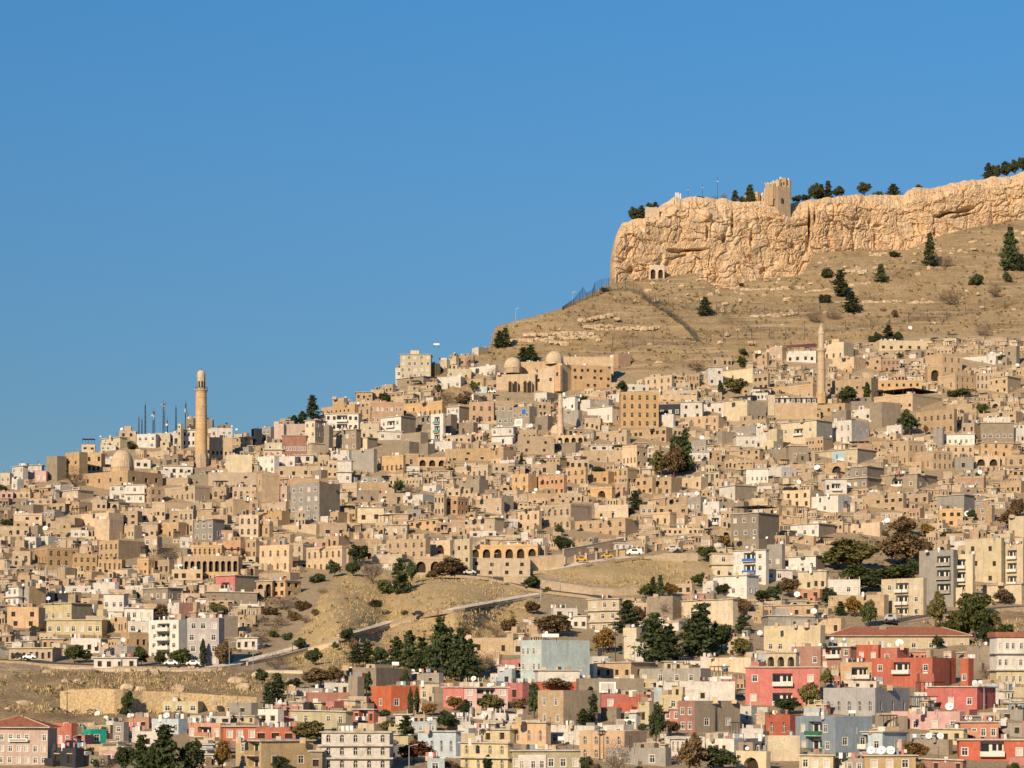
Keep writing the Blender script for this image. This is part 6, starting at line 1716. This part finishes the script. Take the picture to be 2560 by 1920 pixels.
def panel_on(own, t, x0, x1, y0, y1, mat, label, name='poster', cat='poster', deco=None):
    h = next((q for q in HL if q['own'] == own and 'blk' in q), None)
    if not h: return
    b = h['blk']; u0, va = tp(t, x0, y0); u1, vb = tp(t, x1, y1); Y = b['Y']; ue = b['base'].x/Y*F+1280; ang = b['rz']
    def loc(u): return (u-ue)/F*Y/math.cos(ang)
    c = b['base']; M = Matrix.Translation(c) @ Matrix.Rotation(ang, 4, 'Z'); a0, a1 = loc(u0), loc(u1); z0 = (V0-vb)/F*Y-c.z; z1 = (V0-va)/F*Y-c.z
    cx = (a0+a1)/2; root = empty(name, M @ Vector((cx, -.05, z0)), ang)
    mb = MB(); w_ = abs(a1-a0)/2; mb.box(-w_, w_, -.08, 0, 0, z1-z0, mat); mb.build('board', root)
    fr = MB(); H = z1-z0
    for q in ((-w_-.06,-w_,0,H),(w_,w_+.06,0,H),(-w_-.06,w_+.06,-.06,0),(-w_-.06,w_+.06,H,H+.06)): fr.box(q[0], q[1], -.10, 0, q[2], q[3], 'frame')
    fr.build('frame', root)
    if deco:
        dm = MB()
        for (fx0, fx1, fz0, fz1, m) in deco: dm.box(-w_+2*w_*fx0, -w_+2*w_*fx1, -.095, -.081, H*fz0, H*fz1, m)
        dm.build('picture', root)
    tag(root, label, cat)
def small_things():
    car('B3', 875, 152, 118, 46, 'car_white', "white delivery van parked at the top of the car park", True)
    car('B3', 1150, 120, 115, 30, 'car_silver', "silver car right of the white van"); car('B3', 680, 175, 90, 30, 'taxi', "yellow taxi left of the white van"); car('B3', 497, 200, 84, 28, 'taxi', "lower yellow taxi by the plain wall")
    car('B3', 20, 272, 62, 24, 'car_white', "white car below the pointed arch mansion"); car('B2', 1395, 285, 80, 26, 'car_dark', "black car beside the bare brown tree"); car('B2', 1530, 292, 90, 28, 'car_silver', "grey car on the bend below the arches")
    car('B2', 1160, 592, 76, 34, 'car_dark', "dark car on the road across the dry mound"); car('B1', 215, 905, 70, 28, 'car_white', "white car before the long low shops"); car('B1', 130, 900, 80, 24, 'car_dark', "dark car at the left end of the shops")
    car('B1', 1225, 950, 66, 28, 'car_white', "white car under the roadside trees"); car('B1', 1385, 952, 92, 30, 'car_white', "white car beside the narrow cypress"); car('B4', 872, 628, 84, 48, 'car_silver', "grey van parked on the right hand road", True)
    car('A2', 2040, 440, 70, 26, 'car_white', "white car just left of the madrasa")
    for a in (('B1',480,1110,1295,'pole'),('B1',865,750,952,'lamp'),('B1',1640,760,955,'lamp'),('B1',1810,780,955,'lamp'),('B1',525,1430,1575,'lamp'),('B2',1430,50,292,'lamp'),('B2',1370,150,292,'lamp'),('B2',1690,130,335,'lamp'),
              ('B2',1095,1500,1665,'lamp'),('B2',1300,520,582,'pole'),('B2',600,870,950,'pole'),('B2',260,760,850,'pole'),('B2',1215,950,1030,'pole'),('B3',740,640,895,'pole'),('B3',1022,800,905,'pole'),('B3',1068,800,905,'pole'),('B3',205,330,465,'lamp'),('B3',340,318,402,'lamp'),('B3',1370,300,385,'lamp'),
              ('B4',955,338,625,'pole'),('B4',1545,1062,1240,'lamp'),('B4',1280,850,1070,'pole'),('B3',1455,1190,1395,'pole'),('B3',628,1360,1600,'pole'),('T1',1707,278,362,'mast'),('T1',1820,255,360,'mast'),('T1',1940,190,370,'mast'),('T1',795,1108,1205,'lamp'),('T1',345,1238,1325,'lamp'),('T2',640,268,368,'mast'),
              ):
        if a[2] < a[3]: pole(*a)
    for x, y0, y1, w_, n, s in ((1255,505,745,14,0,"slim bare lattice mast, left of the skyline mast group"),(1328,565,735,26,6,"lattice mast with a thick crown of antennas"),(1415,492,720,26,5,"tallest lattice mast with white panel antennas"),(1520,528,700,12,0,"thin lattice mast near the slim square tower"),
                             (1605,492,680,14,1,"lattice mast just left of the tall round minaret"),(1200,622,745,9,0,"short thin lattice mast at the far left of the masts"),(1226,640,748,9,0,"second short thin mast from the left of the masts"),(1445,650,735,12,3,"short mast with dishes right of the tallest mast"),(1622,590,665,9,1,"little bent-topped mast touching the tall round minaret")):
        lattice(x, y0, y1, w_, n, s)
    for a in ('A1 390 1590 45;A1 1115 738 26;A1 1050 745 26;A1 2000 742 20;A1 2046 742 20;A3 160 705 40;A3 1640 812 40;A3 1595 1290 42;A3 395 1122 35;A3 205 1258 30;A3 1562 1186 30;A4 420 1065 52;A4 1830 1106 40;A4 1720 1465 58;A4 1025 1522 48;A4 265 1190 40;A4 690 1218 48;A4 680 1392 45;A4 2150 182 32;'
              'A4 1700 905 30;A4 330 30 26;A2 1090 1350 30;A2 1700 600 24;B1 887 266 28;B1 962 272 26;B1 288 326 30;B1 345 446 30;B1 880 742 36;B1 1590 720 34;B1 1285 216 30;B1 700 1272 42;B1 762 1302 36;B1 1190 1310 46;B1 1265 1310 42;B1 1495 1478 48;B1 1730 1450 34;B1 560 545 22;B2 1630 1282 44;B2 1555 1018 38;B2 170 1185 30;B2 140 1180 30;B2 1690 1060 24;'
              'B3 1770 692 40;B3 865 652 24;B3 245 692 26;B3 1120 712 24;B3 1680 80 20;B4 205 416 44;B4 328 536 44;B4 940 764 58;B4 1297 1218 60;B4 812 1538 66;B4 876 1538 66;B4 735 1532 60;B4 1362 1283 22;B4 1418 1302 24;B4 1448 1302 24;B4 866 786 30;B4 1150 1438 48;B4 1232 1442 48;B4 1700 1306 22;T2 1310 1388 34').split(';'):
        t, x, y, d = a.split(); dish(t, float(x), float(y), float(d))
    for a in (('B4',460,742,44),('B4',545,746,40),('B3',1510,936,44),('B3',1158,908,32)): dish(*a, mat='metal')
    for a in (('B2',998,932,50,32,True),('B3',275,722,120,32,True),('B2',1130,1008,80,24,True),('B3',620,700,60,22,True),('A2',1560,20,50,20,True),('B3',1530,1005,80,24,True),('B4',600,1250,50,30,True),('B4',170,395,26,60,False),('B2',622,1372,26,44,False),('B2',655,1372,26,44,False),('B2',686,1372,26,44,False),
              ('B4',1480,1044,40,44,False),('B4',1520,1044,36,44,False),('B3',825,1285,40,40,False),('B3',350,1475,44,36,True),('B1',1230,582,40,20,True),('B1',1440,575,40,20,True),('A3',450,430,24,30,False),('B4',390,1240,24,34,False),('B3',840,1335,80,26,True),('B2',1720,1260,80,32,True),('B1',180,900,30,16,True)):
        tank(*a)
    panel_on('brown concrete house with white and blue posters', 'A3', 85, 120, 560, 602, 'poster_blue', "small blue poster on the brown concrete wall", deco=[(.2,.8,.3,.7,'awning_blue')])
    panel_on('brown concrete house with white and blue posters', 'A3', 26, 90, 640, 700, 'poster_white', "square white poster on the brown concrete wall", deco=[(.15,.85,.2,.8,'curtain')])
    panel_on('blank brown wall with a white poster', 'B3', 625, 742, 1045, 1118, 'poster_white', "large white board on the blank brown wall", deco=[(.1,.9,.1,.9,'curtain'),(.55,.6,.3,.8,'frame')])
    panel_on('cream house with a painted mural panel', 'A4', 585, 672, 925, 1005, 'shutter_blue', "pale blue painted mural panel on the cream house", 'mural', 'mural', [(.05,.95,.05,.3,'poster_white'),(.3,.42,.3,.8,'awning_blue'),(.5,.9,.3,.5,'curtain')])
    # maroon canopy by the slim minaret
    u0, va = tp('A4', 165, 0); u1, vb = tp('A4', 415, 62); Y = D((u0+u1)/2, tp('A4', 0, 160)[1])+2; o = P((u0+u1)/2, vb, Y); root = empty('roof_canopy', o); W = (u1-u0)/F*Y/2; H = (vb-va)/F*Y
    c = MB(); c.poly([(-W,-1,H*.55),(W,-1,H*.75),(W,6,H+1.2),(-W,6,H)], 'canopy_maroon'); c.poly([(-W,6,H-.2),(W,6,H+1),(W,-1,H*.75-.2),(-W,-1,H*.55-.2)], 'canopy_maroon'); c.box(-W, W, -1.1, -.95, H*.5, H*.75, 'canopy_maroon'); c.build('roof', root)
    for i in range(6):
        b = MB(); xx = -W+2*W*i/5; b.tube((xx,-.9,-1), (xx,-.9,H*.6), .09, .09, 'iron', 6); b.build('post', root)
    tag(root, "maroon pergola roof left of the slim pale minaret", 'canopy')
    # small white hut things on the citadel edge
    u, v = tp('T1', 1628, 358); Y = cliff_top_depth(u)+1; root = empty('beehive', P(u, v, Y))
    for i in range(3):
        b = MB(); b.box(-1.6+i*1.2, -.8+i*1.2, 0, .8, -1, 2.6-.5*(i == 2), 'frame'); b.build('box', root)
    root.name = 'white_cabinet'; tag(root, "row of small white cabinets on the left cliff top", 'cabinet')
# ------------------------------------------------------------------ loose ground cover of the dry slopes
def ground_cover():
    rng = random.Random(77)
    def scatter(polys, n, bb):
        out = []; m = 0
        while len(out) < n and m < n*20:
            m += 1; u = rng.uniform(bb[0], bb[1]); v = rng.uniform(bb[2], bb[3])
            if v < float(vsky(u))+4: continue
            if any(inpoly(u, v, q) for q in polys): out.append((u, v))
        return out
    mb = MB()          # dry tufts
    for u, v in scatter([MOUNDS, MOUND2], 4200, (690, 1800, 1380, 1710))+scatter([HILL], 3800, (1180, 2600, 560, 930))+scatter([SLOPE, SLOPE2, SLOPE3, SLOPE4], 3200, (0, 2600, 900, 1830)):
        p = at(u, v); s = rng.uniform(.22, .6)
        for k in range(3):
            a = rng.uniform(0, 6.28); w_ = s*.3; d = Vector((math.cos(a), math.sin(a), 0))*w_; t = Vector((rng.uniform(-.4,.4), rng.uniform(-.4,.4), 1))*s*rng.uniform(1.0, 2.0)
            q = p+Vector((rng.uniform(-.5,.5), rng.uniform(-.5,.5), -.2)); mb.poly([q-d, q+d, q+d*.3+t, q-d*.3+t], 'tuft' if rng.random() < .72 else 'tuft_dark')
    tag(mb.build('dry_grass'), "dry yellow grass tufts on the bare slopes", 'grass', None, 'stuff')
    mb = MB()          # low scrub
    for u, v in scatter([HILL], 1300, (1180, 2600, 560, 930))+scatter([MOUNDS, SLOPE, SLOPE3], 160, (0, 2600, 1440, 1800))+scatter([[(2080,1330),(2330,1310),(2330,1470),(2080,1490)], [(1560,1540),(1860,1540),(1860,1640),(1440,1640)], [(640,1470),(760,1480),(640,1660),(560,1660)]], 420, (560, 2340, 1300, 1670)):
        p = at(u, v); s = rng.uniform(.3, 1.2); pts = []
        for k in range(22):
            b = ball(rng); pts.append((p.x+b.x*s, p.y+b.y*s-.3, p.z+max(0, b.z*.7+.4)*s, rng.uniform(.6, 1.2)))
        leaf_cloud(pts, .28, rng, mb, rng.choice(['leaf_olive', 'leaf_brown', 'leaf_green', 'leaf_bare']))
    tag(mb.build('scrub'), "low olive and brown scrub dotted over the bare hill", 'scrub', None, 'stuff')
    mb = MB()          # boulders and outcrop ledges
    hill = scatter([HILL], 560, (1180, 2600, 560, 930)); hill = [q for q in hill if rng.random() < .12 or abs(q[1]-float(np.interp(q[0], [a for a, b in CL_FOOT], [b for a, b in CL_FOOT]))-25) < 30]
    for u, v in hill+scatter([SLOPE], 25, (0, 1340, 1440, 1800)):
        p = at(u, v); s = rng.uniform(.3, 1.1)**1.5*1.6; sx = rng.uniform(.8, 1.7)*s; sy = s; sz = s*rng.uniform(.6, 1.1); b = len(mb.v); n = 7
        for j, (rr, zz) in enumerate(((1,-.5),(1.05,.2),(.75,.75),(.25,.95))):
            for i in range(n):
                a = 6.28*i/n; k = rr*rng.uniform(.75, 1.15); mb.v.append((p.x+sx*k*math.cos(a), p.y+sy*k*math.sin(a)-.4, p.z+sz*(zz+rng.uniform(-.15,.15))))
        mi = mb.mi('boulder')
        for j in range(3):
            for i in range(n): mb.f.append((b+j*n+i, b+j*n+(i+1) % n, b+(j+1)*n+(i+1) % n, b+(j+1)*n+i)); mb.m.append(mi)
        mb.f.append(tuple(b+3*n+i for i in range(n))); mb.m.append(mi)
    for t, xa, xb, ya, yb in (('T1',330,640,1492,1486),('T1',430,900,1446,1430),('T1',900,1110,1385,1375),('T1',1000,1480,1405,1388),('T1',700,1000,1470,1465),('T1',860,1100,1330,1290),('T1',560,760,1490,1520),('T2',800,1010,945,938),('T2',820,1010,1058,1042),('T2',490,700,1105,1092),('T2',0,480,1095,1075),('T2',950,1260,1195,1178),('T2',1150,1500,1215,1190),('T2',60,420,1300,1278),('T2',1650,1760,790,800),('T2',1000,1120,820,800)):
        x = xa
        while x < xb:
            f = (x-xa)/(xb-xa); u, v = tp(t, x, ya+(yb-ya)*f+rng.uniform(-5, 5)); p = at(u, v); s = rng.uniform(.5, 1.3); sx = s*rng.uniform(1.2, 2.4); b = len(mb.v); n = 7
            for j, (rr, zz) in enumerate(((1,-.8),(1.0,.2),(.9,.7),(.5,.8))):
                for i in range(n):
                    a = 6.28*i/n; k = rr*rng.uniform(.8, 1.15); mb.v.append((p.x+sx*k*math.cos(a), p.y+s*1.2*k*math.sin(a)-.3, p.z+s*(zz+rng.uniform(-.12,.12))))
            mi = mb.mi('boulder')
            for j in range(3):
                for i in range(n): mb.f.append((b+j*n+i, b+j*n+(i+1) % n, b+(j+1)*n+(i+1) % n, b+(j+1)*n+i)); mb.m.append(mi)
            mb.f.append(tuple(b+3*n+i for i in range(n))); mb.m.append(mi)
            x += rng.uniform(9, 34)
    tag(mb.build('boulders'), "pale limestone boulders strewn under the cliff and on the slopes", 'rocks', None, 'stuff')
simple('tuft', (0.47,0.355,0.185), .9, 0, .3, .25); simple('tuft_dark', (0.26,0.19,0.10), .9); simple('boulder', (0.46,0.355,0.24), .95, 0, .7, .3)
def roof_clutter():
    rng = random.Random(31); mb = MB()
    for r in RECTS:
        if r[5] == 0 or r[1]-r[0] < 8: continue
        k = r[4]/F; n = rng.choice([0, 1, 2, 2, 3, 4, 5])
        for i in range(n):
            u = rng.uniform(r[0]+2, r[1]-2); Y = r[4]+rng.uniform(1.5, 5.0); c = P(u, r[2], Y); z = r[5]-.6
            t = rng.random()
            if t < .40: w_ = rng.uniform(.25, .9); h_ = rng.uniform(.7, 1.7); mb.box(c.x-w_, c.x+w_, Y-w_, Y+w_, z, z+h_, rng.choice(['wall_t','wall_s','wall_w','wall_b','wall_g','slab']), None)
            elif t < .52: mb.lathe([(.45, z), (.45, z+1.3), (.2, z+1.5)], 8, rng.choice(['tank', 'tank', 'metal', 'iron']), c.x, c.y)
            elif t < .60: q = rng.uniform(.25, .55); M = Matrix.Translation((c.x, c.y, z+1.1)) @ Matrix.Rotation(rng.uniform(-.6, .3), 4, 'Z') @ Matrix.Rotation(1.1, 4, 'X'); d = MB(); d.lathe([(q*.05, -q*.25), (q*.6, -q*.16), (q, 0)], 10, 'dish', caps=False); mb.add(d, M); mb.tube((c.x, c.y+.1, z-.2), (c.x, c.y+.1, z+1.1), .04, .04, 'metal', 4)
            elif t < .82: h_ = rng.uniform(1.5, 3.2); mb.tube((c.x, c.y, z), (c.x, c.y, z+h_), .05, .04, 'iron', 4); mb.box(c.x-.4, c.x+.4, c.y-.03, c.y+.03, z+h_*.9, z+h_*.9+.06, 'iron')
            else:
                w_ = rng.uniform(1.0, 2.2)
                for s in (-w_, w_): mb.tube((c.x+s, c.y, z), (c.x+s, c.y, z+1.7), .05, .05, 'iron', 4)
                a = -w_
                while a < w_-.4:
                    b = a+rng.uniform(.3, .8); 
                    if rng.random() < .8: mb.box(a+c.x, min(b, w_)+c.x-.06, c.y-.02, c.y+.02, z+rng.uniform(.5, 1.0), z+1.65, rng.choice(['cloth', 'poster_white', 'wall_u', 'wall_P', 'wall_k']))
                    a = b
    tag(mb.build('rooftop_clutter'), "tiny rooftop clutter of tanks, aerials, small dishes and washing lines", 'rooftop clutter', None, 'stuff')
# ------------------------------------------------------------------ build
build_ground(); build_cliff(); landmarks(); walls_roads()
BIG = build_houses(); NF = build_fill(BIG)
small_things(); roof_clutter(); NT = build_trees(); ground_cover()
print("houses", len(HL), "fill", NF, "trees", NT, "objects", len(bpy.data.objects))
